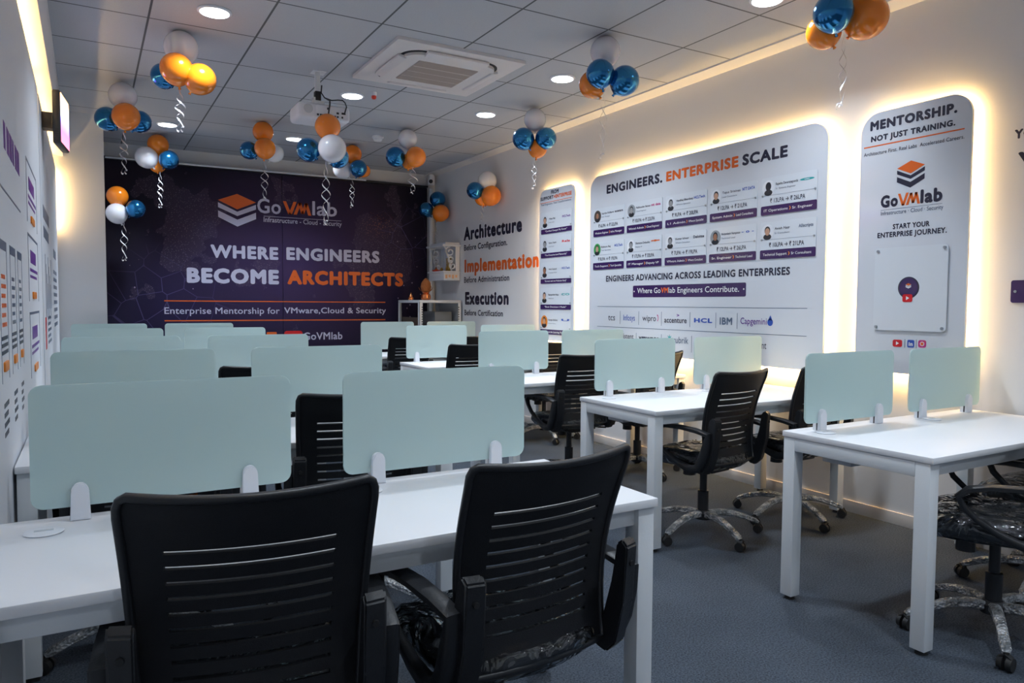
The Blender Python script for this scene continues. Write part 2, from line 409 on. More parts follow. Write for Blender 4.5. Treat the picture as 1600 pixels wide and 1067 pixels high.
def text(name, body, F, u0, u1, z, cap, mtl, parent, shift, bold=1, d=.0012, lift=None):
    me = glyphs(body, BOLD[bold]); off = BOLD[bold]
    xs = [v.co.x for v in me.vertices]; a, b = min(xs)-off, max(xs)+off
    sx = (u1-u0)/(b-a); sy = cap/(CAPH+2*off); sh = Vector(shift) if shift is not None else Vector((0, 0, 0))
    vs = [v.co.copy() for v in me.vertices]; fs = [tuple(p.vertices) for p in me.polygons]; bpy.data.meshes.remove(me)
    V, P = [], []
    for k in range(8):                                   # heavier strokes: the same outline shifted round a small circle
        ox, oy = off*math.cos(PI*k/4), off*math.sin(PI*k/4); n0 = len(V)
        V += [F.p(u0+(c.x+ox-a)*sx, z+(c.y+oy+off)*sy, d+k*2e-6)-sh for c in vs]; P += [tuple(i+n0 for i in f) for f in fs]
    name = name if name.endswith('lettering') else name + '_lettering'
    me = bpy.data.meshes.new(name); me.from_pydata(V, [], P)
    return link(name, me, mtl, parent)

# ------------------------------------------------------------------ the room
T = .12
struct('floor', box(NB(), (XL-T, YF-T, -.1), (W+T, YB+T, 0)), 'carpet')
struct('ceiling', box(NB(), (XL-T, YF-T, H), (W+T, YB+T, H+.1)), 'ceiling')
struct('wall_right', box(NB(), (W, YF, 0), (W+T, YB, H)), 'wall')
struct('wall_left', box(NB(), (XL-T, YF, 0), (XL, YB, H)), 'wall')
struct('wall_back', box(NB(), (XL-T, YB, 0), (W+T, YB+T, H)), 'wall')
struct('wall_front', box(NB(), (XL-T, YF-T, 0), (W+T, YF, H)), 'wall')
struct('baseboard_right', box(NB(), (W-.012, YF, 0), (W, YB, .074), .002), 'panel_edge')
struct('wall_left_pillar', box(NB(), (XL, 7.99, 0), (.165, YB, H)), 'wall')           # the pier beside the dark backdrop
struct('trim_1', box(NB(), (XL, YF, 2.64), (-.165, 7.99, H)), 'plain')                # boxed cove above the left wall panels
struct('trim_2', box(NB(), (W-.16, YF, H-.012), (W, YB, H)), 'plain')                  # plain border strip of the ceiling

# ------------------------------------------------------------------ downlights
DL_LABEL = ['round white ceiling downlight nearest the left wall cove', 'round ceiling downlight near the pillar, above the dark backdrop end',
            'round ceiling downlight beside the projector and red sensor', 'small round ceiling downlight by the backdrop, behind the blue balloons',
            'round ceiling downlight right of the air conditioner, near the big blue balloons', 'round ceiling downlight behind the air conditioner towards the right wall',
            'ceiling downlight cut by the top edge near the right wall']
def downlight(x, y, label):
    t = thing('ceiling_downlight', label, 'ceiling light', (x, y, H), 0, 'round ceiling downlights')
    bm = NB(); lathe(bm, [(.070, -.001), (.098, -.001), (.100, -.006), (.094, -.012), (.084, -.013), (.080, -.008), (.070, -.006)], n=40); obj('trim_ring', bm, 'clamp', t)
    bm = NB(); lathe(bm, [(.082, -.010), (.082, -.015), (.05, -.0165), (0.0, -.017)], n=40); obj('diffuser', bm, 'disc', t)
    l = downlight_lamp(x, y)
for i, (x, y) in enumerate(DOWNLIGHTS):
    downlight(x, y, DL_LABEL[i] if i < len(DL_LABEL) else 'round ceiling downlight out of view')

# ------------------------------------------------------------------ right wall: backlit panels
FP = RIGHT(4.10)
def wall_panel(name, label, u0, z0, u1, z1, r):
    base = Vector((4.10, -(u0+u1)/2, z0))
    t = thing(name, label, 'wall panel', base)
    bm = NB(); plate(bm, FP, rrect(u0, z0, u1, z1, r, 10), -.018, 0)
    bmesh.ops.bevel(bm, geom=[e for e in bm.edges if all(abs(v.co.x-4.10) < 1e-5 for v in e.verts)], offset=.002, segments=2, affect='EDGES')
    obj('board', bm, 'panel', t, base)
    # warm strip running round the back edge, shining on the wall
    i = .03; pts = rrect(u0+i, z0+i, u1-i, z1-i, max(r-i, .02), 8)
    bm = NB(); sweep(bm, [FP.p(u, v, -.030) for u, v in pts], (.008, .004), n=6, closed=True)
    sweep(bm, [FP.p(u0+.1, z0+.012, -.030), FP.p(u1-.1, z0+.012, -.030)], (.008, .004), n=6)  # extra lower strip, added to throw more warm light down on the carpet
    obj('led_strip', bm, 'led', t, base)
    for uu in (u0+.15, u1-.15):
        for vv in (z0+.15, z1-.15):
            bm = NB(); cyl(bm, FP.p(uu, vv, -.059), FP.p(uu, vv, -.018), .012, n=10); obj('standoff', bm, 'screw', t, base)
    return t, base
main, main_b = wall_panel('scale_panel', 'large rounded white backlit panel headed ENGINEERS. ENTERPRISE SCALE on the right wall', -5.61, .875, -3.065, 2.485, .13)
qr, qr_b = wall_panel('mentorship_panel', 'tall rounded white backlit panel headed MENTORSHIP. NOT JUST TRAINING. on the right wall', -2.835, .91, -2.187, 2.455, .12)
side, side_b = wall_panel('story_panel', 'narrow rounded white backlit panel headed FROM SUPPORT ENTERPRISE on the right wall', -6.50, .93, -5.862, 2.475, .10)
TEXTS = [
["main","heading","ENGINEERS.",-5.362,-4.618,2.304,.080,"ink",3],["main","heading","ENTERPRISE",-4.572,-3.807,2.304,.080,"orange_ink",3],["main","heading","SCALE",-3.771,-3.376,2.304,.080,"ink",3],
["main","subheading","ENGINEERS ADVANCING ACROSS LEADING ENTERPRISES",-5.355,-3.333,1.51,.054,"ink",2],
["main","company_name","tcs",-5.314,-5.216,1.160,.056,"ink",0],["main","company_name","Infosys",-5.098,-4.941,1.164,.05,"blue_ink",0],["main","company_name","wipro",-4.84,-4.669,1.166,.049,"ink",0],
["main","company_name","accenture",-4.567,-4.307,1.158,.045,"ink",1],["main","company_name",">",-4.421,-4.391,1.205,.028,"purple_ink",2],["main","company_name","HCL",-4.226,-4.033,1.167,.035,"blue_ink",3],
["main","company_name","IBM",-3.958,-3.835,1.157,.055,"slate_ink",2],["main","company_name","Capgemini",-3.756,-3.519,1.168,.046,"purple_ink",0],
["main","company_name","Persistent",-5.204,-4.954,1.006,.043,"ink",0],["main","company_name","vmware",-4.886,-4.625,1.001,.044,"ink",2],["main","company_name","rubrik",-4.456,-4.285,.996,.052,"slate_ink",0],["main","company_name","Cognizant",-3.733,-3.517,.998,.051,"ink",0],
["qr","heading","MENTORSHIP.",-2.777,-2.267,2.352,.056,"ink",4],["qr","heading","NOT JUST TRAINING.",-2.77,-2.275,2.285,.034,"ink",3],
["qr","tagline","Architecture First. Real Labs  Accelerated Careers.",-2.814,-2.225,2.206,.021,"ink",0],
["qr","brand_name","Go",-2.695,-2.588,1.885,.072,"ink",3],["qr","brand_name","lab",-2.455,-2.331,1.885,.078,"ink",3],["qr","tagline","Infrastructure · Cloud · Security",-2.692,-2.324,1.841,.023,"slate_ink",0],
["qr","slogan","START YOUR",-2.614,-2.397,1.753,.030,"ink",2],["qr","slogan","ENTERPRISE JOURNEY.",-2.709,-2.3,1.708,.031,"ink",2],
["side","heading","FROM",-6.286,-6.146,2.418,.040,"ink",3],["side","heading","SUPPORT",-6.482,-6.244,2.37,.036,"ink",3],["side","heading",">ENTERPRISE",-6.238,-5.918,2.37,.037,"orange_ink",3],
["side","tagline","Real Engineers. Real Transformations",-6.466,-5.926,2.317,.02,"slate_ink",0]]
PAN = {'main': (main, main_b), 'qr': (qr, qr_b), 'side': (side, side_b)}
for g, n, body, u0, u1, z, cap, mt, bold in TEXTS:
    text(n, body, FP, u0, u1, z, cap, mt, PAN[g][0], PAN[g][1], bold)
def flat(name, F, polys, mtl, parent, shift, d0=.0, d1=.0010):
    bm = NB()
    for p_ in polys: plate(bm, F, p_, d0, d1)
    return obj(name, bm, mtl, parent, shift)
def bar(u0, v0, u1, v1): return [(u0, v0), (u1, v0), (u1, v1), (u0, v1)]
# slogan box, rules and separators of the large panel
flat('slogan_box', FP, [rrect(-4.972, 1.366, -3.712, 1.467, .012)], 'strip', main, main_b)
for body, u0, u1, mt, bo in (('Where Go', -4.912, -4.617, 'white_ink', 0), ('VM', -4.612, -4.527, 'orange_ink', 2), ('lab Engineers Contribute.', -4.521, -3.775, 'white_ink', 0)):
    text('slogan', body, FP, u0, u1, 1.401, .044, mt, main, main_b, bo, d=.0022)
flat('slogan_dot', FP, [ellipse(-4.955, 1.417, .006, .006, 10), ellipse(-3.732, 1.42, .006, .006, 10)], 'white_ink', main, main_b, 0, .002)
for z in (1.285, 1.101): flat('rule', FP, [bar(-5.48, z-.002, -3.19, z+.002)], 'slate_ink', main, main_b)
for u in (-5.144, -4.89, -4.603, -4.272, -3.998, -3.788): flat('separator', FP, [bar(u-.0018, 1.13, u+.0018, 1.246)], 'slate_ink', main, main_b)
for u in (-4.92, -4.60, -4.25): flat('separator', FP, [bar(u-.0018, .93, u+.0018, 1.06)], 'slate_ink', main, main_b)
flat('spade_mark', FP, [ellipse(-3.490, 1.186, .024, .026, 20), [(-3.508, 1.20), (-3.472, 1.20), (-3.488, 1.235)]], 'blue_ink', main, main_b)
flat('dot_mark', FP, [ellipse(-4.656+.013*math.cos(a), 1.192+.026*math.sin(a), .005, .005, 8) for a in [-.9+.45*k for k in range(6)]], 'pink_ink', main, main_b)
flat('star_mark', FP, [[(-4.502+.034*math.cos(a+s), 1.03+.034*math.sin(a+s)) if s == 0 else (-4.502+.013*math.cos(a+s), 1.03+.013*math.sin(a+s)) for a in [k*PI/4 for k in range(8)] for s in (0, PI/8)]], 'teal_ink', main, main_b)
# brand mark builder (three stacked diamonds) and the angular VM
def stack_mark(F, cu, top, w, h, parent, shift, dark, d=.0012):
    q = h/152.0; hw = w/2
    Z = lambda y: top - y*q                      # y measured down from the top, 152 = full height
    flat('brand_mark', F, [[(cu, Z(0)), (cu+hw, Z(34)), (cu, Z(72)), (cu-hw, Z(34))]], 'orange_ink', parent, shift, 0, d)
    flat('brand_mark', F, [[(cu-hw, Z(45)), (cu, Z(83)), (cu, Z(103)), (cu-hw, Z(67))], [(cu+hw, Z(45)), (cu+hw, Z(67)), (cu, Z(103)), (cu, Z(83))],
                           [(cu-hw, Z(82)), (cu, Z(120)), (cu, Z(152)), (cu-hw, Z(112))], [(cu+hw, Z(82)), (cu+hw, Z(112)), (cu, Z(152)), (cu, Z(120))]], dark, parent, shift, 0, d)
def vm_mark(F, u0, u1, z0, cap, parent, shift, d=.0012):
    w = u1-u0; s = .115*w
    def stroke(a, b): return [(u0+a[0]*w-s/2, z0+a[1]*cap), (u0+a[0]*w+s/2, z0+a[1]*cap), (u0+b[0]*w+s/2, z0+b[1]*cap), (u0+b[0]*w-s/2, z0+b[1]*cap)]
    flat('brand_name', F, [stroke((.05, 1), (.24, 0)), stroke((.25, .0), (.43, 1.0)), stroke((.43, 0), (.60, .95)), stroke((.60, .95), (.70, .1)), stroke((.70, .1), (.84, .95)), stroke((.83, .95), (.96, 0))], 'orange_ink', parent, shift, 0, d)
stack_mark(FP, -2.517, 2.137, .163, .154, qr, qr_b, 'ink'); vm_mark(FP, -2.588, -2.459, 1.886, .07, qr, qr_b)
flat('rule', FP, [bar(-2.815, 2.255, -2.226, 2.262)], 'orange_ink', qr, qr_b)
flat('rule', FP, [bar(-2.694, 1.871, -2.332, 1.873)], 'slate_ink', qr, qr_b)
flat('rule', FP, [bar(-6.484, 2.342, -5.914, 2.347)], 'orange_ink', side, side_b)
# plate with four standoff screws and a round badge
PL = thing('acrylic_plate', 'square white acrylic plate with a round purple badge screwed to the MENTORSHIP panel', 'sign plate', (4.098, 2.50, 1.16))
pb = (4.098, 2.50, 1.16)
bm = NB(); plate(bm, FP, rrect(-2.715, 1.160, -2.283, 1.646, .022), .004, .009); obj('plate', bm, 'card', PL, pb)
for u, v in ((-2.695, 1.628), (-2.303, 1.628), (-2.695, 1.18), (-2.303, 1.18)):
    bm = NB(); cyl(bm, FP.p(u, v, .0005), FP.p(u, v, .014), .009, n=14); obj('standoff_screw', bm, 'screw', PL, pb)
flat('badge_ring', FP, [ellipse(-2.502, 1.409, .063, .063, 40)], 'ink', PL, pb, .009, .0096)
flat('badge', FP, [ellipse(-2.502, 1.409, .055, .055, 40)], 'strip', PL, pb, .009, .0102)
stack_mark(Face(FP.p(0, 0, .0102), FP.u, FP.v), -2.502, 1.435, .032, .03, PL, pb, 'white_ink')
flat('play_button', FP, [rrect(-2.535, 1.327, -2.477, 1.372, .01)], 'red_ink', PL, pb, .009, .011)
flat('play_arrow', FP, [[(-2.513, 1.338), (-2.495, 1.3495), (-2.513, 1.361)]], 'white_ink', PL, pb, .009, .0116)
# social icons
flat('video_icon', FP, [rrect(-2.592, 1.065, -2.534, 1.107, .011)], 'red_ink', qr, qr_b, 0, .001)
flat('video_icon', FP, [[(-2.571, 1.075), (-2.553, 1.086), (-2.571, 1.097)]], 'white_ink', qr, qr_b, 0, .002)
flat('network_icon', FP, [rrect(-2.503, 1.065, -2.462, 1.109, .008)], 'blue_ink', qr, qr_b, 0, .001)
text('network_icon', 'in', FP, -2.495, -2.470, 1.074, .024, 'white_ink', qr, qr_b, 3, d=.002)
flat('camera_icon', FP, [rrect(-2.439, 1.068, -2.393, 1.111, .012)], 'pink_ink', qr, qr_b, 0, .001)
flat('camera_icon', FP, [ellipse(-2.416, 1.0895, .0125, .0125, 20)], 'white_ink', qr, qr_b, 0, .0018)
flat('camera_icon', FP, [ellipse(-2.416, 1.0895, .0085, .0085, 20), ellipse(-2.402, 1.103, .003, .003, 8)], 'orange_ink', qr, qr_b, 0, .0024)
for u in (-2.518, -2.45): flat('separator', FP, [bar(u-.0015, 1.062, u+.0015, 1.112)], 'slate_ink', qr, qr_b)

# profile cards screwed on the panels
def portrait(card, base, cu, cv, r, skin, ring, hair='suit'):
    flat('portrait', FP, [ellipse(cu, cv, r, r*1.05, 24)], ring, card, base, .004, .0055)
    flat('portrait_bust', FP, [ellipse(cu, cv-r*.62, r*.66, r*.40, 20)], 'suit', card, base, .0055, .0060)
    flat('portrait_hair', FP, [ellipse(cu, cv+r*.22, r*.46, r*.56, 20)], hair, card, base, .0055, .0063)
    flat('portrait_face', FP, [ellipse(cu, cv+r*.06, r*.38, r*.50, 20)], skin, card, base, .0055, .0068)
def profile_card(u0, u1, zb, zt, zs, name, role, pay, strip, logo, lmat, skin, ring, label):
    w = u1-u0; base = Vector((4.10, -(u0+u1)/2, zb))
    t = thing('profile_card', label, 'profile card', base, 0, 'profile cards on the large panel' if pay else 'profile cards on the narrow panel')
    bm = NB(); plate(bm, FP, rrect(u0, zb, u1, zt, .012), .001, .004); obj('card_plate', bm, 'card', t, base)
    bm = NB(); plate(bm, FP, rrect(u0, zb, u1, zs, .010), .004, .0052); obj('job_strip', bm, 'strip', t, base)
    a, _, b = strip.partition('>')
    hh = zs-zb
    if b:
        text('job_title', a.strip(), FP, u0+.06*w, u0+.50*w, zb+.36*hh, .017, 'white_ink', t, base, 0, d=.0060)
        text('job_title', b.strip(), FP, u0+.58*w, u0+.93*w, zb+.36*hh, .017, 'white_ink', t, base, 0, d=.0060)
        s = .012; c = u0+.54*w; zc = zb+.5*hh
        flat('chevron', FP, [[(c-s*.6, zc+s), (c-s*.05, zc+s), (c+s*.6, zc), (c+s*.05, zc)], [(c-s*.6, zc-s), (c+s*.05, zc), (c+s*.6, zc), (c-s*.05, zc-s)]], 'orange_tag', t, base, .0052, .006)
    else:
        text('job_title', a.strip(), FP, u0+.14*w, u0+.86*w, zb+.36*hh, .017, 'white_ink', t, base, 0, d=.0060)
    top = zs + (.075 if pay else .02)
    r = .052 if pay else .062
    portrait(t, base, u0+.135*w, top+r*1.1-.01, r, skin, ring)
    text('person_name', name, FP, u0+.27*w, u0+.27*w+min(.40*w, .0125*len(name)), top+r*1.15, .017, 'ink', t, base, 1, d=.0050)
    text('role_line', role, FP, u0+.27*w, u0+.27*w+min(.36*w, .0095*len(role)), top+r*.6, .011, 'slate_ink', t, base, 0, d=.0050)
    text('employer_mark', logo, FP, u0+.70*w, u0+.95*w, top+r*1.15, .022, lmat, t, base, 2, d=.0050)
    if pay:
        flat('rule', FP, [bar(u0+.02*w, zs+.070, u1-.02*w, zs+.0715)], 'slate_ink', t, base, .004, .0048)
        text('pay_line', pay, FP, u0+.17*w, u0+.80*w, zs+.018, .030, 'ink', t, base, 1, d=.0050)
    for uu in (u0+.03*w, u1-.03*w):
        bm = NB(); cyl(bm, FP.p(uu, top-.004, .004), FP.p(uu, top-.004, .010), .007, n=12); obj('standoff_screw', bm, 'screw', t, base)
CU = [(-5.55, -5.098), (-5.063, -4.609), (-4.57, -4.108), (-4.076, -3.625), (-3.589, -3.134)]
RUP = '\u20b9 '; AR = ' \u2192 '
C1 = [('Supriya Kulkarni', 'Infra Manager', '6LPA', '32LPA', 'Windows Engineer > Infra Manager', 'accenture', 'ink', 'skin_a', 'brown'),
      ('Madhusudan Narsan', 'Cloud Engineer', '10LPA', '22LPA', 'Wintel Admin > Cloud Engineer', 'ntt data', 'pink_ink', 'skin_g', 'grey'),
      ('Vandhaj Bhardwaj', 'VMware Specialist', '9LPA', '20LPA', 'L1 Admin > VMware Specialist', 'HCLTech', 'blue_ink', 'skin_g', 'clamp'),
      ('Tejus Srinivas', 'Lead Consultant', '12LPA', '21LPA', 'System Admin > Lead Consultant', 'NTT DATA', 'blue_ink', 'skin_b', 'clamp'),
      ('Rajesha Devarajegowda', 'Sr. Systems Engineer', '13LPA', '26LPA', 'IT Operations > Sr. Engineer', 'o', 'teal_ink', 'suit', 'clamp')]
C2 = [('Kishore Raj', 'Tech Specialist', '8LPA', '19LPA', 'Tech Support > Tech Specialist', 'HCLTech', 'blue_ink', 'skin_b', 'green_ink'),
      ('Sharanya Debashis', 'Deputy VP', '17LPA', '32LPA', 'IT Manager > Deputy VP', '*', 'orange_ink', 'skin_g', 'clamp'),
      ('Kumar Ishwar', 'VMware Consultant', '7LPA', '19LPA', 'VMware Admin > VMware Consultant', 'Deloitte', 'ink', 'skin_g', 'clamp'),
      ('Hariprakash Narayanan', 'Technical Lead', '12LPA', '26LPA', 'Sr. Engineer > Technical Lead', '- o -', 'blue_ink', 'skin_a', 'grey'),
      ('Anish Nair', 'Sr Consultant', '10LPA', '21LPA', 'Technical Support > Sr Consultant', 'Allscripts', 'slate_ink', 'skin_b', 'clamp')]
for row, zb, zs, zt in ((C1, 1.928, 1.991, 2.185), (C2, 1.624, 1.687, 1.88)):
    for (u0, u1), (nm, ro, p0, p1, st, lg, lm, sk, rg) in zip(CU, row):
        profile_card(u0, u1, zb, zt, zs, nm, ro, RUP+p0+AR+RUP+p1, st, lg, lm, sk, rg,
                     'small white profile card reading %s to %s above a purple strip' % (p0, p1) + (', upper row' if row is C1 else ', lower row'))
SD = [(2.024, 2.072, 'Vikas Raj', 'Infra Lead', '\u201cCertified Changed My Career\u201d', 'HCLTech', 'purple_ink', 'skin_b', 'panel', 'purple company name at the top of the narrow panel'),
      (1.778, 1.827, 'Rahul Sethi', 'Infra Lead', '\u201cTrue Enterprise-Level Mentorship\u201d', 'Rela', 'red_ink', 'skin_g', 'panel', 'red company name, second on the narrow panel'),
      (1.515, 1.561, 'Amit Guptani', 'Sr Systems Admin', '\u201cSurvived, went into Production Ready\u201d', 'HCLTech', 'blue_ink', 'skin_a', 'panel', 'blue company name, third on the narrow panel'),
      (1.250, 1.300, 'Ramprithvi Raju', 'Cloud Lead', '\u201cBest Decision I Made\u201d', 'CO', 'teal_ink', 'skin_b', 'panel', 'teal company mark, fourth on the narrow panel'),
      (.992, 1.044, 'George Anthony', 'Cloud Architect', '\u201cWhere the Learning Thrives\u201d', 'U', 'blue_ink', 'skin_b', 'orange_tag', 'orange portrait and blue U, lowest on the narrow panel')]
for zb, zs, nm, ro, st, lg, lm, sk, rg, lb in SD:
    profile_card(-6.462, -5.905, zb, zs+.17, zs, nm, ro, None, st, lg, lm, sk, rg, 'small profile card with ' + lb)

# lettering stuck straight on the right wall
FW = RIGHT(W)
def wall_words(title, sub, tz, sz, u, label, mt, cap, capS):
    base = Vector((W, -u[0], sz))
    t = thing('wall_lettering', label, 'wall lettering', base, 0, 'three-part lettering on the right wall')
    text('title_line', title, FW, u[0], u[1], tz, cap, mt, t, base, 3, d=.003)
    text('subtitle_line', sub, FW, u[2], u[3], sz, capS, 'ink', t, base, 1, d=.003)
wall_words('Architecture', 'Before Configuration.', 2.10, 1.973, (-8.391, -6.951, -8.381, -7.276), 'dark lettering Architecture Before Configuration. on the white right wall', 'ink', .170, .073)
wall_words('Implementation', 'Before Administration', 1.696, 1.568, (-8.37, -6.602, -8.379, -7.227), 'orange lettering Implementation over Before Administration on the white right wall', 'orange_ink', .165, .073)
wall_words('Execution', 'Before Certification', 1.292, 1.157, (-8.349, -7.238, -8.367, -7.371), 'dark lettering Execution Before Certification on the white right wall', 'ink', .160, .071)
base = Vector((W, 1.95, 2.03)); t = thing('wall_lettering', 'black lettering starting YOUR at the right edge beside the MENTORSHIP panel', 'wall lettering', base)
text('title_line', 'YOUR', FW, -2.005, -1.83, 2.166, .048, 'ink', t, base, 3, d=.003)
text('title_line', 'V', FW, -1.985, -1.90, 2.03, .066, 'ink', t, base, 4, d=.003)
base = Vector((W, 1.85, 1.324)); t = thing('wall_plaque', 'dark purple plaque with a screw on the right wall beyond the MENTORSHIP panel', 'plaque', base)
bm = NB(); plate(bm, FW, rrect(-1.99, 1.324, -1.60, 1.44, .012), .002, .010); obj('plate', bm, 'strip', t, base)
bm = NB(); cyl(bm, FW.p(-1.968, 1.382, .010), FW.p(-1.968, 1.382, .015), .007, n=14); obj('standoff_screw', bm, 'screw', t, base)

# ------------------------------------------------------------------ back wall: dark printed backdrop
FB = BACK(9.27)
bdb = Vector((2.1, 9.27, .06))
bd = thing('printed_backdrop', 'dark purple printed backdrop with star map, WHERE ENGINEERS BECOME ARCHITECTS, across the back wall', 'backdrop', bdb)
for n_, a, b in (('left_sheet', .172, 2.098), ('right_sheet', 2.104, 4.035)):
    o = link(n_, bpy.data.meshes.new(n_), 'backdrop', bd)
    bm = NB(); plate(bm, FB, bar(a, .06, b, 2.87), -.028, 0); finish(bm); bm.to_mesh(o.data); bm.free()
    o.location = -bdb                                    # the print is laid out over both sheets in room coordinates
for n, body, u0, u1, z, cap, mt, bold in [["heading","WHERE",1.269,2.049,1.826,.156,"pale_ink",3],["heading","ENGINEERS",2.146,3.353,1.832,.156,"pale_ink",3],["heading","BECOME",1.008,2.054,1.526,.178,"pale_ink",4],
    ["heading","ARCHITECTS",2.155,3.686,1.530,.178,"orange_ink",4],["subtitle","Enterprise Mentorship for",.766,2.058,1.165,.075,"pale_ink",0],["subtitle","VMware,Cloud & Security",2.113,3.44,1.170,.073,"pale_ink",1],
    ["brand_name","Go",1.805,2.085,2.388,.176,"pale_ink",1],["brand_name","lab",2.471,2.785,2.402,.176,"pale_ink",1],["tagline","Infrastructure - Cloud - Security",1.879,2.847,2.284,.058,"pale_ink",0],["brand_name","GoVMlab",2.346,2.847,.835,.093,"pale_ink",1]]:
    text(n, body, FB, u0, u1, z, cap, mt, bd, bdb, bold)
stack_mark(FB, 1.575, 2.596, .43, .388, bd, bdb, 'pale_ink'); vm_mark(FB, 2.112, 2.452, 2.394, .158, bd, bdb)
for z in (1.315, 1.085): flat('rule', FB, [bar(.766, z-.006, 3.432, z+.006)], 'orange_ink', bd, bdb)
flat('rule', FB, [bar(1.88, 2.350, 2.84, 2.355)], 'pale_ink', bd, bdb)
flat('play_badge', FB, [rrect(2.112, .80, 2.335, .951, .03)], 'red_ink', bd, bdb)
flat('orange_badge', FB, [rrect(1.90, .86, 2.02, .94, .01)], 'orange_ink', bd, bdb)
bm = NB(); box(bm, (.165, 9.235, .05), (.180, 9.272, 2.885), .002); obj('edge_trim', bm, 'steel', bd, bdb)
bm = NB(); box(bm, (.18, 9.20, 2.868), (4.02, 9.272, 2.892), .003); obj('top_track', bm, 'dark', bd, bdb)
t = tag(obj('backdrop_rail', sweep(NB(), [(.20, 9.175, 2.872), (3.14, 9.175, 2.886)], .012, n=12), 'steel'), 'thin white rail hanging along the top of the dark backdrop', 'rail')
t = tag(obj('conduit_pipe', cyl(NB(), (4.085, 9.245, 0.0), (4.085, 9.245, 2.86), .030), 'steel'), 'white vertical pipe in the corner between backdrop and right wall', 'pipe')
# little camera in the corner
cb = (4.06, 9.20, 3.0); t = thing('security_camera', 'small white corner camera with black lens under the ceiling', 'security camera', cb)
bm = NB(); cyl(bm, (4.06, 9.2, H), (4.06, 9.2, 3.03), .035); box(bm, (4.02, 9.16, 2.90), (4.10, 9.24, 3.035), .015); obj('housing', bm, 'clamp', t, cb)
bm = NB(); cyl(bm, (4.045, 9.165, 2.95), (4.035, 9.150, 2.945), .026); obj('lens', bm, 'black', t, cb)

# ------------------------------------------------------------------ left wall panels, cove light, screen
FL = LEFT(-.225)
def left_panel(name, label, y0, z0, y1, z1, far_end):
    base = Vector((-.225, (y0+y1)/2, z0)); t = thing(name, label, 'wall panel', base)
    bm = NB(); plate(bm, FL, rrect(y0, z0, y1, z1, .03), -.016, 0); obj('board', bm, 'matte', t, base)
    bm = NB(); box(bm, (XL+.002, y0+.02, z1-.030), (XL+.010, y1-.02, z1-.012))
    if far_end: box(bm, (XL+.002, y1+.003, z1-.55), (XL+.010, y1+.012, z1-.02))
    obj('led_strip', bm, 'led', t, base)
    return t, base
lp, lpb = left_panel('roadmap_panel', 'long white wall panel with orange-tagged columns along the left wall', -1.6, .35, 5.1, 2.53, False)
lq, lqb = left_panel('logo_panel', 'white wall panel with grey sketch beyond the long left panel', 5.16, .35, 7.93, 2.52, True)
flat('heading_lettering', FL, [bar(1.6+.11*k, 1.80, 1.6+.11*k+(.085 if k % 3 else .06), 1.89) for k in range(18) if k not in (5, 11)], 'purple_ink', lp, lpb)
flat('rule', FL, [bar(1.6, 1.655, 3.56, 1.662)], 'slate_ink', lp, lpb)
for k, (a, w_) in enumerate(((2.30, .24), (2.66, .24), (3.02, .22), (3.34, .20))):
    flat('column_outline', FL, [bar(a, 1.46, a+w_, 1.49), bar(a, 1.05, a+.006, 1.49), bar(a+w_-.006, 1.05, a+w_, 1.49)], 'slate_ink', lp, lpb)
    flat('column_text', FL, [bar(a+.05, 1.22+.03*j, a+w_-.05-.02*(j % 2), 1.233+.03*j) for j in range(6)], 'orange_ink' if k < 2 else 'slate_ink', lp, lpb)
    flat('column_text', FL, [bar(a+.02, 1.135+.022*j, a+w_-.03, 1.147+.022*j) for j in range(3)], 'ink', lp, lpb)
    flat('orange_tag', FL, [rrect(a+.05, 1.082, a+w_-.07, 1.112, .008)], 'orange_tag', lp, lpb, 0, .006)
    flat('column_text', FL, [bar(a+.04, .97-.03*j, a+w_-.05-.03*(j % 2), .985-.03*j) for j in range(4)], 'ink', lp, lpb)
for k, (z0, z1) in enumerate(((1.66, 1.95), (1.30, 1.61), (.95, 1.25))):
    flat('card_outline', FL, [bar(3.95, z0, 3.965, z1), bar(3.95, z1-.012, 4.7, z1), bar(4.69, z0, 4.70, z1)], 'slate_ink', lp, lpb)
    flat('card_text', FL, [bar(4.10, z1-.13, 4.5, z1-.07), bar(4.05, z1-.17, 4.62, z1-.155), bar(4.05, z1-.20, 4.55, z1-.187)], 'purple_ink', lp, lpb)
    flat('orange_tag', FL, [rrect(4.18, z0+.012, 4.42, z0+.045, .008)], 'orange_tag', lp, lpb, 0, .006)
flat('sketch', FL, [bar(5.5+.1*k, 1.15+.05*(k % 3), 5.53+.1*k, 1.60-.06*(k % 4)) for k in range(9)], 'slate_ink', lq, lqb)
flat('heading', FL, [bar(5.4, 1.82, 6.2, 1.90), bar(5.4, 1.70, 6.1, 1.77), bar(6.9, 1.65, 7.4, 1.72)], 'slate_ink', lq, lqb)
flat('red_bar', FL, [bar(5.35, 1.00, 5.50, 1.20)], 'red_ink', lq, lqb)
flat('body_text', FL, [bar(5.7, 1.02+.04*k, 6.2-.1*(k % 2), 1.04+.04*k) for k in range(5)] + [bar(6.8, 1.1+.06*k, 7.5, 1.13+.06*k) for k in range(8)], 'slate_ink', lq, lqb)
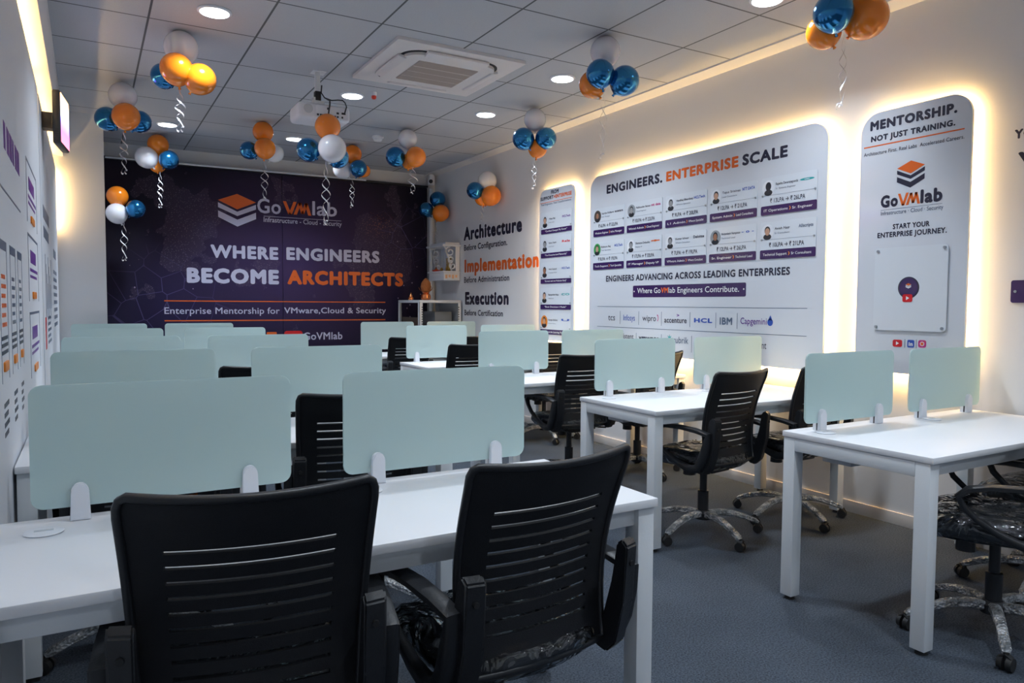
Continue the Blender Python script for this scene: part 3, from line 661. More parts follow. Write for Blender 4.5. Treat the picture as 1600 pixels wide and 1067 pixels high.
# wall-mounted screen, seen almost edge-on
sb = Vector((-.14, 5.6, 2.29)); t = thing('wall_screen', 'wall-mounted dark screen with a glowing picture high on the left wall', 'screen', sb)
def skew(bm):                                              # turned slightly into the room
    for v in bm.verts: v.co.x += (v.co.y-5.45)*.12
    return bm
bm = NB(); box(bm, (-.165, 5.45, 2.29), (-.121, 5.78, 2.625), .010); skew(bm); box(bm, (-.225, 5.55, 2.40), (-.150, 5.65, 2.5)); obj('case', bm, 'tvb', t, sb)
bm = NB(); box(bm, (-.122, 5.46, 2.305), (-.1195, 5.77, 2.612)); skew(bm); o = obj('display', bm, 'tv', t); o.location = -sb
bm = NB()
for k in range(6): box(bm, (-.158, 5.446, 2.305+.014*k), (-.128, 5.452, 2.311+.014*k))
skew(bm); obj('vent', bm, 'dark', t, sb)

# ------------------------------------------------------------------ ceiling things
ab = Vector((2.29, 5.09, H)); t = thing('cassette_air_conditioner', 'square white cassette air conditioner set in the ceiling', 'air conditioner', ab)
FC = Face((2.29, 5.09, H), (1, 0, 0), (0, -1, 0))           # looking up: outward is down
bm = NB(); plate(bm, FC, rrect(-.49, -.485, .49, .485, .012), 0, .022); obj('cover_plate', bm, 'acw', t, ab)
bm = NB(); plate(bm, FC, rrect(-.372, -.368, .372, .368, .14, 10), .022, .026); obj('air_slot', bm, 'dark', t, ab)
bm = NB(); plate(bm, FC, rrect(-.352, -.348, .352, .348, .125, 10), .022, .046)
bmesh.ops.bevel(bm, geom=[e for e in bm.edges if all(v.co.z < H-.04 for v in e.verts)], offset=.012, segments=3, affect='EDGES'); obj('inner_frame', bm, 'acw', t, ab)
for a in range(4):
    R_ = Matrix.Rotation(a*PI/2, 4, 'Z')
    bm = NB(); box(bm, (-.24, .330, -.052), (.24, .395, -.030), .006); bmesh.ops.rotate(bm, verts=bm.verts, cent=(0, .36, -.04), matrix=Matrix.Rotation(.22, 3, 'X')); bmesh.ops.translate(bm, verts=bm.verts, vec=(2.29-2.29, 0, 0))
    bmesh.ops.transform(bm, matrix=R_, verts=bm.verts); obj('louvre', bm, 'acw', t)
bm = NB(); plate(bm, FC, rrect(-.235, -.23, .235, .23, .01), .046, .049); obj('grille', bm, 'grille', t, ab); g = t.children[-1]
bm = NB()
for k in range(34): plate(bm, FC, bar(-.23, -.222+k*.0133, .23, -.222+k*.0133+.005), .049, .053)
obj('grille_slat', bm, 'acw' if False else 'grille', t, ab)
bm = NB()
for k in range(1, 4): plate(bm, FC, bar(-.23, -.23+k*.115-.002, .23, -.23+k*.115+.002), .049, .054)
obj('grille_rib', bm, 'acw', t, ab)
# projector on its ceiling pole
pb_ = Vector((1.56, 5.56, H)); t = thing('projector', 'white ceiling projector hanging on a short pole with black cables', 'projector', pb_)
bm = NB(); box(bm, (-.19, -.05, -.385), (.205, .22, -.265), .03, 4); 
obj('body', bm, 'proj', t)
bm = NB(); cyl(bm, (-.09, .22, -.33), (-.09, .245, -.33), .045); cyl(bm, (-.09, .235, -.33), (-.09, .250, -.33), .036); obj('lens', bm, 'black', t)
bm = NB(); plate(bm, Face((0, -.05, 0), (1, 0, 0), (0, 0, 1)), rrect(-.06, -.368, .185, -.282, .012), 0, .003); obj('rear_plate', bm, 'clamp', t)
bm = NB()
for u, v, w_ in ((-.045, -.352, .014), (-.02, -.352, .02), (.01, -.352, .022), (.085, -.352, .014), (.105, -.352, .014), (.14, -.352, .012), (.105, -.325, .018), (.15, -.322, .03), (.03, -.30, .012)):
    plate(bm, Face((0, -.053, 0), (1, 0, 0), (0, 0, 1)), bar(u-w_/2, v-.007, u+w_/2, v+.007), 0, .003)
obj('port', bm, 'dark', t)
bm = NB(); plate(bm, Face((0, -.05, 0), (1, 0, 0), (0, 0, 1)), ellipse(-.115, -.315, .034, .034, 24), 0, .003); obj('speaker_grille', bm, 'tray', t)
bm = NB(); box(bm, (-.05, .04, -.004), (.05, .14, 0)); box(bm, (-.03, .055, -.15), (.005, .09, -.004), .002); box(bm, (-.05, .03, -.265), (.03, .12, -.225), .004); box(bm, (-.05, .045, -.225), (-.035, .10, -.20)); obj('mount_pole', bm, 'steel', t)
bm = NB(); box(bm, (-.035, .05, -.225), (.01, .10, -.15), .004); obj('mount_joint', bm, 'black', t)
bm = NB(); sweep(bm, [(.02, .07, -.10), (.01, .05, -.16), (.03, .03, -.20), (.08, .02, -.215), (.13, .02, -.205), (.17, .03, -.2), (.18, .0, -.225), (.17, -.065, -.27), (.155, -.066, -.32)], .005, n=6); obj('power_cable', bm, 'black', t)
bm = NB(); sweep(bm, [(.045, .02, -.21), (.05, -.04, -.235), (.042, -.066, -.27), (.03, -.066, -.35)], .006, n=6); obj('signal_cable', bm, 'black', t)
t = thing('smoke_detector', 'small round white smoke detector on the ceiling in front of the backdrop', 'smoke detector', (2.68, 7.45, H))
bm = NB(); lathe(bm, [(.06, 0), (.062, -.012), (.055, -.022), (.048, -.024)]); obj('base', bm, 'clamp', t)
bm = NB(); lathe(bm, [(.045, -.022), (.046, -.038), (.036, -.05), (.012, -.054), (0, -.054)]); obj('sensor_head', bm, 'clamp', t)
t = thing('red_sensor', 'tiny red dome sensor on the ceiling between downlight and air conditioner', 'sensor', (2.10, 5.93, H))
bm = NB(); lathe(bm, [(.022, 0), (.024, -.02), (.02, -.03)]); obj('base', bm, 'clamp', t)
bm = NB(); lathe(bm, [(.020, -.028), (.021, -.045), (.014, -.056), (0, -.06)]); obj('dome', bm, 'redp', t)

# ------------------------------------------------------------------ desks
DZ = .75
def desk(x0, x1, y0, y1, label, group):
    base = Vector(((x0+x1)/2, (y0+y1)/2, 0)); t = thing('office_desk', label, 'desk', base, 0, group)
    bm = NB(); box(bm, (x0, y0, DZ-.025), (x1, y1, DZ), .003); obj('tabletop', bm, 'desk', t, base)
    L = .058
    for sx, xa in ((0, x0+.004), (1, x1-L-.004)):
        for sy, ya in ((0, y0+.012), (1, y1-L-.006)):
            bm = NB(); box(bm, (xa, ya, .018), (xa+L, ya+L, DZ-.026), .003)
            lg = obj('leg', bm, 'steel', t, base)
            bm = NB(); cyl(bm, (xa+L/2, ya+L/2, 0), (xa+L/2, ya+L/2, .018), .022, .018, n=16); obj('glide_foot', bm, 'rubber', lg, base)
        bm = NB(); box(bm, (xa, y0+.012+L, DZ-.083), (xa+L, y1-L-.006, DZ-.026), .003); obj('end_rail', bm, 'steel', t, base)
    for ya in (y0+.03, y1-.06):
        bm = NB(); box(bm, (x0+L+.004, ya, DZ-.078), (x1-L-.004, ya+.03, DZ-.026), .002); obj('cross_beam', bm, 'steel', t, base)
    bm = NB(); box(bm, (x0+.13, y1-.25, DZ-.13), (x1-.13, y1-.11, DZ-.026), .004); obj('cable_tray', bm, 'tray', t, base)
    n = 2
    for k in range(n):
        gx = x0+.115+.80*k; gy = y1-.135
        bm = NB(); lathe(bm, [(.040, 0), (.043, .003), (.036, .006), (0, .006)], (gx, gy, DZ), 28); gr = obj('grommet', bm, 'clamp', t, base)
        bm = NB(); box(bm, (gx-.02, gy-.006, DZ+.006), (gx+.02, gy+.006, DZ+.0068)); obj('grommet_slot', bm, 'tray', gr, base)
    return t
def divider(x0, y, label, group, w=.63):
    """A frosted mint pane held at the back edge of a desk by two clamps."""
    base = Vector((x0+w/2, y, DZ)); t = thing('desk_divider', label, 'desk divider', base, 0, group)
    bm = NB(); plate(bm, Face((0, y, 0), (1, 0, 0), (0, 0, 1)), rrect(x0, .784, x0+w, 1.093, .028, 8), -.004, .004)
    bmesh.ops.bevel(bm, geom=[e for e in bm.edges if abs(e.verts[0].co.y-e.verts[1].co.y) < 1e-6], offset=.0012, segments=1, affect='EDGES')
    obj('glass_pane', bm, 'glass', t, base)
    for cx in (x0+.105, x0+w-.115):
        bm = NB(); F = Face((0, y-.004, 0), (1, 0, 0), (0, 0, 1)); h = .095; a = .023
        prof = [(cx-a, DZ+.0005), (cx+a, DZ+.0005), (cx+a*.86, DZ+h-a)] + [(cx+a*.86*math.cos(q), DZ+h-a+a*math.sin(q)) for q in [PI*k/10 for k in range(1, 10)]] + [(cx-a*.86, DZ+h-a)]
        plate(bm, F, prof, .0, .016)
        bmesh.ops.bevel(bm, geom=[e for e in bm.edges if all(v.co.y < y-.018 for v in e.verts)], offset=.003, segments=2, affect='EDGES')
        plate(bm, Face((0, y+.020, 0), (1, 0, 0), (0, 0, 1)), prof, 0, .016)
        cl = obj('clamp', bm, 'clamp', t, base)
        bm = NB(); box(bm, (cx-a*.8, y-.004, DZ+.0005), (cx+a*.8, y+.004, .784)); obj('clamp_pad', bm, 'dark', cl, base)
    return t
ROWN = ['nearest the viewer', 'second from the viewer', 'third from the viewer', 'fourth from the viewer', 'farthest, by the backdrop']
GY = [2.13, 3.51, 4.93, 6.42, 7.85]
LX = [-.215, -.22, -.22, -.195, -.22]; RX = [2.65, 2.535, 2.52, 2.535, 2.57]
FL_Y = [1.572, 2.90, 4.31, 5.80, 7.23]; FR_Y = [1.505, 2.875, 4.31, 5.80, 7.23]
for k in range(5):
    desk(LX[k], LX[k]+1.615, FL_Y[k], GY[k]+.045, 'white two-seat desk along the left wall, the one ' + ROWN[k], 'white desks left of the aisle')
    desk(RX[k], W-.055, FR_Y[k], GY[k]+.045, 'white two-seat desk against the right wall, the one ' + ROWN[k], 'white desks right of the aisle')
    divider(LX[k]+.085, GY[k], 'mint glass divider next to the left wall, on the desk ' + ROWN[k], 'mint dividers left of the aisle')
    divider(LX[k]+.87, GY[k], 'mint glass divider on the aisle side of the left desk ' + ROWN[k], 'mint dividers left of the aisle')
    divider([2.70, 2.612, 2.57, 2.583, 2.62][k], GY[k]-(.03 if k == 0 else 0), 'mint glass divider on the aisle side of the right desk ' + ROWN[k], 'mint dividers right of the aisle')
    divider([3.465, 3.41, 3.333, 3.37, 3.414][k], GY[k]-(.03 if k == 0 else 0), 'mint glass divider next to the right wall, on the desk ' + ROWN[k], 'mint dividers right of the aisle')

# ------------------------------------------------------------------ chairs
def back_surf(u, v):
    w = .206 + .029*v**.8
    x = u*w
    z = .445 + .505*v
    y = -.205 + .030*math.sin(PI*min(v*1.1, 1)) - .085*v**1.6 + .050*u*u*(.5+.5*v)
    if v > .8: z += -.010*(1-u*u)*(v-.8)/.2*1.0
    return Vector((x, y, z))
def make_chair():
    t = thing('office_chair', 'x', 'chair')
    # five-star base in bubble wrap
    bm = NB(); lathe(bm, [(.03, .085), (.045, .09), (.048, .125), (.034, .14)], n=20); lathe(bm, [(.030, .13), (.030, .25), (.020, .252), (.020, .39)], n=18); obj('gas_column', bm, 'black', t)
    for k in range(5):
        a = math.radians(90+72*k+20); c, s = math.cos(a), math.sin(a)
        path = [(.03, .118), (.09, .125), (.17, .118), (.25, .095), (.31, .070), (.325, .062)]
        bm = NB(); sweep(bm, [(r*c, r*s, z) for r, z in path], [(.022, .019), (.021, .018), (.019, .016), (.018, .015), (.019, .014), (.012, .008)], n=8, side=(-s, c, 0))
        lg = obj('base_leg', bm, 'bubble', t)
        bm = NB(); wc = Vector((.325*c, .325*s, .0275)); ax = Vector((-s, c, 0)); ax = (ax + Vector((c, s, 0))*.6*(1 if k % 2 else -1)).normalized()
        for sd in (-1, 1): cyl(bm, wc+ax*.006*sd, wc+ax*.024*sd, .0272, .024, n=18)
        cyl(bm, wc+Vector((0, 0, .005)), wc+Vector((0, 0, .04)), .010, n=10); sweep(bm, [wc+ax*-.02+Vector((0, 0, .022)), wc+Vector((0, 0, .034)), wc+ax*.02+Vector((0, 0, .022))], (.016, .004), n=6)
        obj('caster', bm, 'rubber', lg)
    bm = NB(); box(bm, (-.08, -.12, .375), (.08, .10, .405), .01); box(bm, (-.13, -.15, .398), (.13, .15, .412)); obj('mechanism', bm, 'black', t)
    bm = NB(); cyl(bm, (0, .10, .40), (0, .10, .325), .033, .036, n=20); obj('tension_knob', bm, 'black', t)
    bm = NB(); sweep(bm, [(.07, -.02, .395), (.18, -.03, .392), (.26, -.035, .385)], .006, n=6); sweep(bm, [(.235, -.034, .386), (.30, -.038, .380)], (.013, .006), n=8, side=(0, 1, 0)); obj('lever', bm, 'black', t)
    # seat cushion
    def cushion(grow):
        bm = NB(); n = 40; rings = []
        def ring(sc, z, drop=0.0):
            out = []
            for i in range(n):
                q = 2*PI*i/n; c, s = math.cos(q), math.sin(q)
                x = math.copysign(abs(c)**.62, c)*(.238*sc+grow); y = math.copysign(abs(s)**.62, s)*(.232*sc+grow)+.025
                zz = z - (drop*max(0, (y-.12)/.14)**2 if y > .12 else 0) + .012*(x/.24)**2*sc
                out.append(bm.verts.new((x, y, zz)))
            return out
        spec = [(.70, .412-grow, .01), (.90, .415-grow, .015), (.985, .432, .02), (1.0, .452, .025), (.975, .474, .03), (.90, .489+grow*.6, .03), (.70, .496+grow*.6, .015), (.35, .494+grow*.6, 0)]
        rings = [ring(*q) for q in spec]
        for A, B in zip(rings, rings[1:]):
            for i in range(n): bm.faces.new((A[i], A[(i+1) % n], B[(i+1) % n], B[i]))
        bm.faces.new(rings[0][::-1]); bm.faces.new(rings[-1])
        return bm
    st = obj('seat', cushion(0), 'seatf', t)
    bm = cushion(.006)
    rnd = random.Random(3)
    for v in bm.verts: v.co += Vector((rnd.uniform(-1, 1), rnd.uniform(-1, 1), rnd.uniform(-.5, 1)))*.0035
    o = obj('plastic_cover', bm, 'wrap', st, ang=180)
    # backrest: slotted shell, rim, mesh lining
    vs_, slot = [0.0, .05, .10, .14], []
    v = .14; kinds = [0, 0, 0]
    for k in range(10):
        a = .165+.066*k
        vs_ += [a, a+.014]
    vs_ = [0, .06, .12] + sum([[.165+.066*k, .165+.066*k+.0165] for k in range(10)], []) + [.85, .90, .95, 1.0]
    us = [-1, -.86, -.70, -.62, -.45, -.3, -.15, 0, .15, .3, .45, .62, .70, .86, 1]
    def outline(u, v):                       # rounded top corners
        if v > .93:
            k = (v-.93)/.07; lim = 1-.05*(1-math.sqrt(max(0, 1-k*k)))*1.6
            return max(-lim, min(lim, u))
        return u
    bm = NB(); G = [[bm.verts.new(back_surf(outline(u, v), v)) for u in us] for v in vs_]
    for j in range(len(vs_)-1):
        sl = 3 <= j < 23 and (j-3) % 2 == 0
        for i in range(len(us)-1):
            if sl and abs((us[i]+us[i+1])/2) < .70: continue
            bm.faces.new((G[j][i], G[j][i+1], G[j+1][i+1], G[j+1][i]))
    bmesh.ops.recalc_face_normals(bm, faces=bm.faces)
    bmesh.ops.solidify(bm, geom=list(bm.faces), thickness=.008)
    b = obj('backrest', bm, 'backm', t, ang=30)
    bm = NB(); G = [[bm.verts.new(back_surf(u*.93, .1+.84*v)+Vector((0, .012, 0))) for u in [-1+.2*i for i in range(11)]] for v in [j/8 for j in range(9)]]
    for j in range(8):
        for i in range(10): bm.faces.new((G[j][i], G[j][i+1], G[j+1][i+1], G[j+1][i]))
    obj('mesh_lining', bm, 'mesh', b, ang=180)
    rim = [back_surf(-1, v) for v in [k/12 for k in range(12)]] + [back_surf(outline(-1, v), v) for v in (.955, .985, 1.0)] + [back_surf(u, 1) for u in [-.85+.17*k for k in range(11)]] + [back_surf(outline(1, v), v) for v in (1.0, .985, .955)] + [back_surf(1, v) for v in [k/12 for k in range(11, -1, -1)]] + [back_surf(u, 0) for u in [.8-.2*k for k in range(9)]]
    bm = NB(); sweep(bm, rim, .0085, n=8, closed=True, side=None); obj('back_rim', bm, 'black', b, ang=60)
    # looped armrests with back brackets and bolts
    for sd in (-1, 1):
        X = .258*sd
        loop = [(-.225, .625), (-.15, .638), (-.05, .645), (.05, .642), (.12, .628), (.150, .600), (.135, .565), (.09, .520), (.03, .478), (-.04, .445), (-.11, .428), (-.165, .440), (-.195, .50), (-.215, .57)]
        rad = [(.022, .014), (.024, .012), (.026, .011), (.026, .011), (.024, .012), (.018, .013), (.013, .012), (.013, .011), (.014, .012), (.017, .016), (.020, .022), (.022, .026), (.022, .024), (.022, .020)]
        bm = NB(); sweep(bm, [(X+.014*sd*(1 if .05 < y else .5), y, z) for y, z in loop], rad, n=8, closed=True, side=(1, 0, 0))
        box(bm, (min(X, .15*sd), -.12, .408), (max(X, .15*sd), -.06, .424), .004)
        ar = obj('armrest', bm, 'black', t, ang=60)
        bm = NB(); prof = [(-.245, .70), (-.225, .715), (-.205, .70), (-.190, .60), (-.165, .50), (-.120, .435), (-.130, .410), (-.170, .405), (-.205, .44), (-.232, .55)]
        A = [bm.verts.new((X-.004*sd, y-.012, z)) for y, z in prof]; B = [bm.verts.new((X-.052*sd, y-.024+.0, z)) for y, z in prof]; n = len(prof)
        bm.faces.new(A); bm.faces.new(B[::-1])
        for i in range(n): bm.faces.new((A[i], A[(i+1) % n], B[(i+1) % n], B[i]))
        bmesh.ops.bevel(bm, geom=list(bm.edges), offset=.005, segments=2, affect='EDGES')
        br = obj('bracket', bm, 'black', ar, ang=50)
        for y, z in ((-.256, .655), (-.235, .53)):
            bm = NB(); cyl(bm, (X-.028*sd, y+.004, z), (X-.028*sd, y-.008, z-.001), .0085, .007, n=12); obj('bolt', bm, 'rubber', br)
    return t
proto = make_chair()
CH = [(.305, 1.68, -9, 'black slotted-back office chair at the left seat of the nearest left desk', 1),
      (.915, 1.645, 5, 'black slotted-back office chair at the aisle seat of the nearest left desk', 1),
      (.17, 3.02, 6, 'black office chair at the wall seat of the second left desk, behind mint glass', 1),
      (.945, 3.02, -6, 'black office chair seen between the two nearest mint dividers', 1),
      (.865, 4.43, -4, 'black office chair whose top shows between the second-row dividers on the left', 1),
      (.82, 5.92, -4, 'black office chair showing a tiny corner between the third-row dividers on the left', 1),
      (3.09, 1.50, 32, 'black office chair at the aisle seat of the nearest right desk', 1),
      (3.78, 1.62, 8, 'black office chair by the right wall at the nearest right desk', 1),
      (3.01, 3.005, 8, 'black office chair fully seen in the aisle at the second right desk', 1),
      (3.72, 2.99, 2, 'black office chair next to the right wall at the second right desk', 1),
      (3.06, 4.42, -2, 'black office chair at the aisle seat of the third right desk', 1),
      (3.675, 4.38, 12, 'black office chair at the third right desk whose back tip shows beside a divider', 1),
      (2.91, 5.92, 0, 'black office chair at the aisle seat of the fourth right desk', 1),
      (3.80, 5.92, 4, 'black office chair by the right wall at the fourth right desk', 1),
      (2.91, 7.35, 0, 'black office chair at the aisle seat of the farthest right desk', 1),
      (3.60, 7.35, 0, 'black office chair near the right wall at the farthest right desk', 1)]
for i, (x, y, a, lb, _) in enumerate(CH):
    if i == 0:
        proto.location = (x, y, 0); proto.rotation_euler = (0, 0, math.radians(a)); proto['label'] = lb; proto['group'] = 'black mesh-back office chairs'
    else: dup(proto, (x, y, 0), math.radians(a), lb, 'black mesh-back office chairs')

# ------------------------------------------------------------------ balloons
def balloon_mesh(r):
    bm = NB(); prof = []
    n = 18
    for k in range(n+1):
        q = -PI/2 + PI*k/n
        rr = math.cos(q); zz = math.sin(q)
        if zz < 0: rr *= 1-.10*zz*zz*(1 if zz < -.3 else .5); zz *= 1.06
        prof.append((r*rr, r*zz))
    prof = [(.010, -r*1.06-.018), (.005, -r*1.06-.006)] + prof[1:]
    lathe(bm, prof, n=28)
    return bm
BM_CACHE = {}
def balloon(color, r, parent, loc, tilt, label):
    key = (color, round(r, 3))
    if key not in BM_CACHE:
        o = obj('balloon', balloon_mesh(r), color, parent, ang=180); BM_CACHE[key] = o.data
    else:
        o = bpy.data.objects.new('balloon', BM_CACHE[key]); COL.objects.link(o); o.parent = parent
    o.location = loc; o.rotation_euler = tilt; o['label'] = label
    return o
def ribbon(parent, top, length, amp, turns, strands=2, ph0=0.0):
    bm = NB()
    for s in range(strands):
        N = int(14*turns)+8; prev = None
        for i in range(N+1):
            q = i/N; z = -length*q; a = 2*PI*turns*q + PI*s + ph0
            am = amp*min(1, q*4)*(1-.25*q)*(.75+.25*math.sin(3+9*q))
            c = Vector((am*math.cos(a), am*math.sin(a)*.8, z)); wv = Vector((.0022, .002, .0045))
            A = bm.verts.new(c-wv); B = bm.verts.new(c+wv)
            if prev: bm.faces.new((prev[0], A, B, prev[1]))
            prev = (A, B)
        for k in range(7):                        # curled tail
            a = a + .9; c = c + Vector((.008*math.cos(a), .004, .008*math.sin(a)-.003)); A = bm.verts.new(c-wv); B = bm.verts.new(c+wv)
            bm.faces.new((prev[0], A, B, prev[1])); prev = (A, B)
    for f in bm.faces: f.smooth = True
    me = bpy.data.meshes.new('ribbon'); bm.to_mesh(me); bm.free()
    o = link('ribbon', me, 'ribbon', parent, top)
    return o
NAMES = {'o': ('orange_b', 'glossy orange balloon'), 'w': ('white_b', 'white balloon'), 'b': ('blue_b', 'chrome blue balloon')}
CLUSTERS = [
    ('white balloon over two orange and one blue, hanging near the ceiling left of the projector', (0.552, 5.237, 2.810), [('w', 0.011, 0.046, 0.143, 0.107), ('o', -0.030, -0.069, -0.030, 0.100), ('o', 0.108, -0.082, -0.075, 0.098), ('b', -0.089, 0.105, -0.038, 0.082)], ((-0.007, -0.018, -0.134), 0.247, 0.037, 2.0)),
    ('white balloon over one orange between two blue, hanging nearest the glowing left wall', (0.285, 6.648, 2.796), [('w', -0.006, 0.023, 0.140, 0.105), ('o', 0.009, -0.089, -0.043, 0.104), ('b', -0.115, 0.076, -0.044, 0.095), ('b', 0.112, -0.010, -0.053, 0.086)], ((-0.007, 0.008, -0.135), 0.315, 0.036, 2.5)),
    ('orange, white and blue balloons in front of the pillar top edge of the dark backdrop', (0.668, 8.528, 2.814), [('o', 0.007, 0.024, 0.129, 0.105), ('w', -0.104, 0.010, -0.017, 0.111), ('b', 0.096, -0.108, -0.042, 0.098), ('o', 0.001, 0.073, -0.069, 0.086)], ((0.016, -0.033, -0.157), 0.346, 0.033, 2.5)),
    ('orange, white and blue balloons low on the left edge of the dark backdrop', (0.298, 8.696, 2.297), [('o', -0.051, 0.048, 0.105, 0.105), ('w', -0.062, 0.008, -0.078, 0.105), ('b', 0.113, -0.056, -0.027, 0.095)], ((0.001, 0.002, -0.161), 0.380, 0.040, 2.0)),
    ('two orange balloons with blue and white hanging over the stacked-diamond name', (1.499, 7.385, 2.809), [('o', 0.012, 0.051, 0.147, 0.098), ('o', 0.001, -0.081, -0.037, 0.099), ('w', 0.107, -0.029, -0.065, 0.082), ('b', -0.120, 0.058, -0.044, 0.085)], ((0.006, -0.020, -0.136), 0.357, 0.043, 2.2)),
    ('orange balloon over large white and blue ones right under the projector', (1.544, 5.386, 2.454), [('o', -0.006, -0.053, 0.126, 0.092), ('w', -0.004, -0.157, -0.049, 0.099), ('b', -0.098, 0.131, -0.017, 0.089), ('b', 0.108, 0.078, -0.061, 0.081)], ((0.011, 0.063, -0.102), 0.442, 0.038, 2.6)),
    ('small orange, white and blue balloons by the rail, behind the big white balloon', (2.580, 7.926, 2.816), [('o', -0.006, 0.043, 0.131, 0.101), ('w', -0.116, 0.062, -0.038, 0.104), ('b', 0.017, -0.085, -0.041, 0.093), ('o', 0.104, -0.020, -0.051, 0.070)], ((-0.026, 0.004, -0.136), 0.296, 0.035, 2.2)),
    ('white balloon over blue and orange ones between projector and right wall', (2.802, 6.936, 2.801), [('w', 0.007, 0.004, 0.146, 0.095), ('b', -0.109, 0.038, -0.038, 0.098), ('o', 0.060, -0.083, -0.041, 0.100), ('o', 0.042, 0.041, -0.066, 0.083)], ((0.046, -0.034, -0.129), 0.243, 0.058, 1.6)),
    ('two blue and one orange balloon low in the corner beside the backdrop', (4.000, 8.870, 2.562), [('b', 0.042, 0.005, 0.107, 0.104), ('b', -0.104, 0.047, -0.033, 0.099), ('o', 0.062, -0.052, -0.074, 0.112)], ((0.022, 0.000, -0.171), 0.379, 0.025, 2.0)),
    ('white, blue and orange balloons stuck on the right wall above the word Architecture', (4.006, 7.509, 2.596), [('w', 0.037, -0.012, 0.121, 0.109), ('b', -0.100, 0.027, 0.004, 0.098), ('o', 0.062, -0.060, -0.052, 0.116), ('o', 0.001, 0.044, -0.073, 0.088)], ((-0.019, 0.005, -0.153), 0.206, 0.022, 1.0)),
    ('white balloon over two blue and a tucked orange one before the right wall', (3.481, 5.598, 2.793), [('w', 0.003, 0.016, 0.150, 0.098), ('b', -0.105, 0.033, -0.028, 0.098), ('b', 0.067, -0.066, -0.022, 0.095), ('o', 0.034, 0.018, -0.100, 0.085)], ((-0.008, 0.003, -0.180), 0.256, 0.029, 2.0)),
    ('two large blue balloons with white and orange behind, hanging before the wall panels', (2.947, 3.882, 2.808), [('w', 0.032, 0.048, 0.152, 0.099), ('b', -0.067, -0.032, -0.026, 0.091), ('b', 0.086, -0.088, -0.061, 0.096), ('o', -0.051, 0.072, -0.066, 0.089)], ((-0.015, 0.002, -0.111), 0.416, 0.029, 2.0)),
    ('biggest balloons, blue between two orange, cut by the top edge above the MENTORSHIP panel', (3.595, 2.627, 2.896), [('b', -0.121, -0.038, -0.033, 0.104), ('o', 0.103, -0.076, -0.024, 0.117), ('o', -0.036, 0.083, -0.079, 0.094), ('w', 0.054, 0.031, 0.137, 0.101)], ((-0.004, -0.019, -0.112), 0.376, 0.028, 2.2)),
]
for label, centre, items, (rt, rl, ra, rn) in CLUSTERS:
    if 'low on the left edge' in label: centre = (centre[0]+.05, centre[1], centre[2])
    if 'corner beside' in label or 'stuck on the right' in label: centre = (centre[0]-.03, centre[1], centre[2]); rl *= .8
    t = thing('balloon_cluster', label, 'balloon cluster', centre, 0, 'balloon clusters with silver ribbons')
    for c, dx, dy, dz, r in items:
        mt, lb = NAMES[c]
        d = Vector((dx, dy, dz)); tl = (math.atan2(-d.y, max(d.z, -.02)+.14)*.8, math.atan2(d.x, max(d.z, -.02)+.14)*.8, 0)
        balloon(mt, r, t, d, tl, lb)
    ribbon(t, rt, rl, ra, rn)
bm = NB(); cl5 = [o for o in bpy.data.objects if o.name.startswith('balloon_cluster') and 'under the projector' in o['label']][0]
top = max(cl5.children[:4], key=lambda o: o.location.z)
sweep(bm, [Vector((1.57, 5.52, 2.68)), Vector((1.575, 5.47, 2.675)), cl5.location + top.location + Vector((0, .02, .085))], .0015, n=5)
obj('string', bm, 'ribbon', cl5, cl5.location)
t = tag(obj('loose_balloon', balloon_mesh(.085), 'orange_b'), 'single orange balloon lying on a chair seat, glimpsed under the nearest mint divider', 'balloon')
t.location = (.40, 2.97, .592); t.rotation_euler = (1.2, .3, 0)

# ------------------------------------------------------------------ corner rack, shrine and offerings
rx0, rx1, ry0, ry1, rz = 3.56, 4.14, 8.42, 9.13, 1.345
rb = Vector(((rx0+rx1)/2, (ry0+ry1)/2, 0)); t = thing('slotted_angle_rack', 'tall white slotted-angle rack in the back right corner', 'rack', rb)
for xa in (rx0, rx1):
    for ya in (ry0, ry1):
        bm = NB(); sx = 1 if xa == rx0 else -1; sy = 1 if ya == ry0 else -1
        box(bm, (min(xa, xa+sx*.045), min(ya, ya+sy*.004), 0), (max(xa, xa+sx*.045), max(ya, ya+sy*.004), rz-.03)); box(bm, (min(xa, xa+sx*.004), min(ya, ya+sy*.045), 0), (max(xa, xa+sx*.004), max(ya, ya+sy*.045), rz-.03))
        lg = obj('upright', bm, 'steel', t, rb)
        bm = NB()
        for k in range(40): box(bm, (min(xa+sx*.03, xa+sx*.044), min(ya-sy*.0008, ya+sy*.0), .08+k*.03), (max(xa+sx*.03, xa+sx*.044), max(ya-sy*.0008, ya), .092+k*.03))
        obj('slot_holes', bm, 'dark', lg, rb)
bm = NB(); box(bm, (rx0, ry0, rz-.035), (rx1, ry1, rz), .003); obj('top_shelf', bm, 'steel', t, rb)
bm = NB(); box(bm, (rx0+.006, ry0+.006, .99), (rx1-.006, ry1-.006, 1.03), .003); obj('middle_shelf', bm, 'brown', t, rb)
bm = NB(); box(bm, (rx0+.006, ry0+.006, .33), (rx1-.006, ry1-.006, .36), .003); obj('lower_shelf', bm, 'steel', t, rb)
bm = NB(); box(bm, (3.86, 8.62, 1.031), (4.10, 9.0, 1.20), .006); tag(obj('storage_box', bm, 'grey'), 'grey box on the middle shelf of the corner rack', 'box')
bm = NB(); box(bm, (3.60, 8.46, 1.031), (3.615, 9.09, 1.125), .003); tag(obj('dark_board', bm, 'brown'), 'dark brown board standing on the middle shelf of the corner rack', 'board')
kb = (3.735, 8.62, rz); t = thing('copper_pot', 'copper pot holding a brown coconut on top of the corner rack', 'pot', kb)
bm = NB(); lathe(bm, [(.04, .001), (.058, .012), (.065, .04), (.058, .07), (.038, .085), (.045, .10), (.048, .103), (.03, .103)], n=28); obj('pot', bm, 'copper', t)
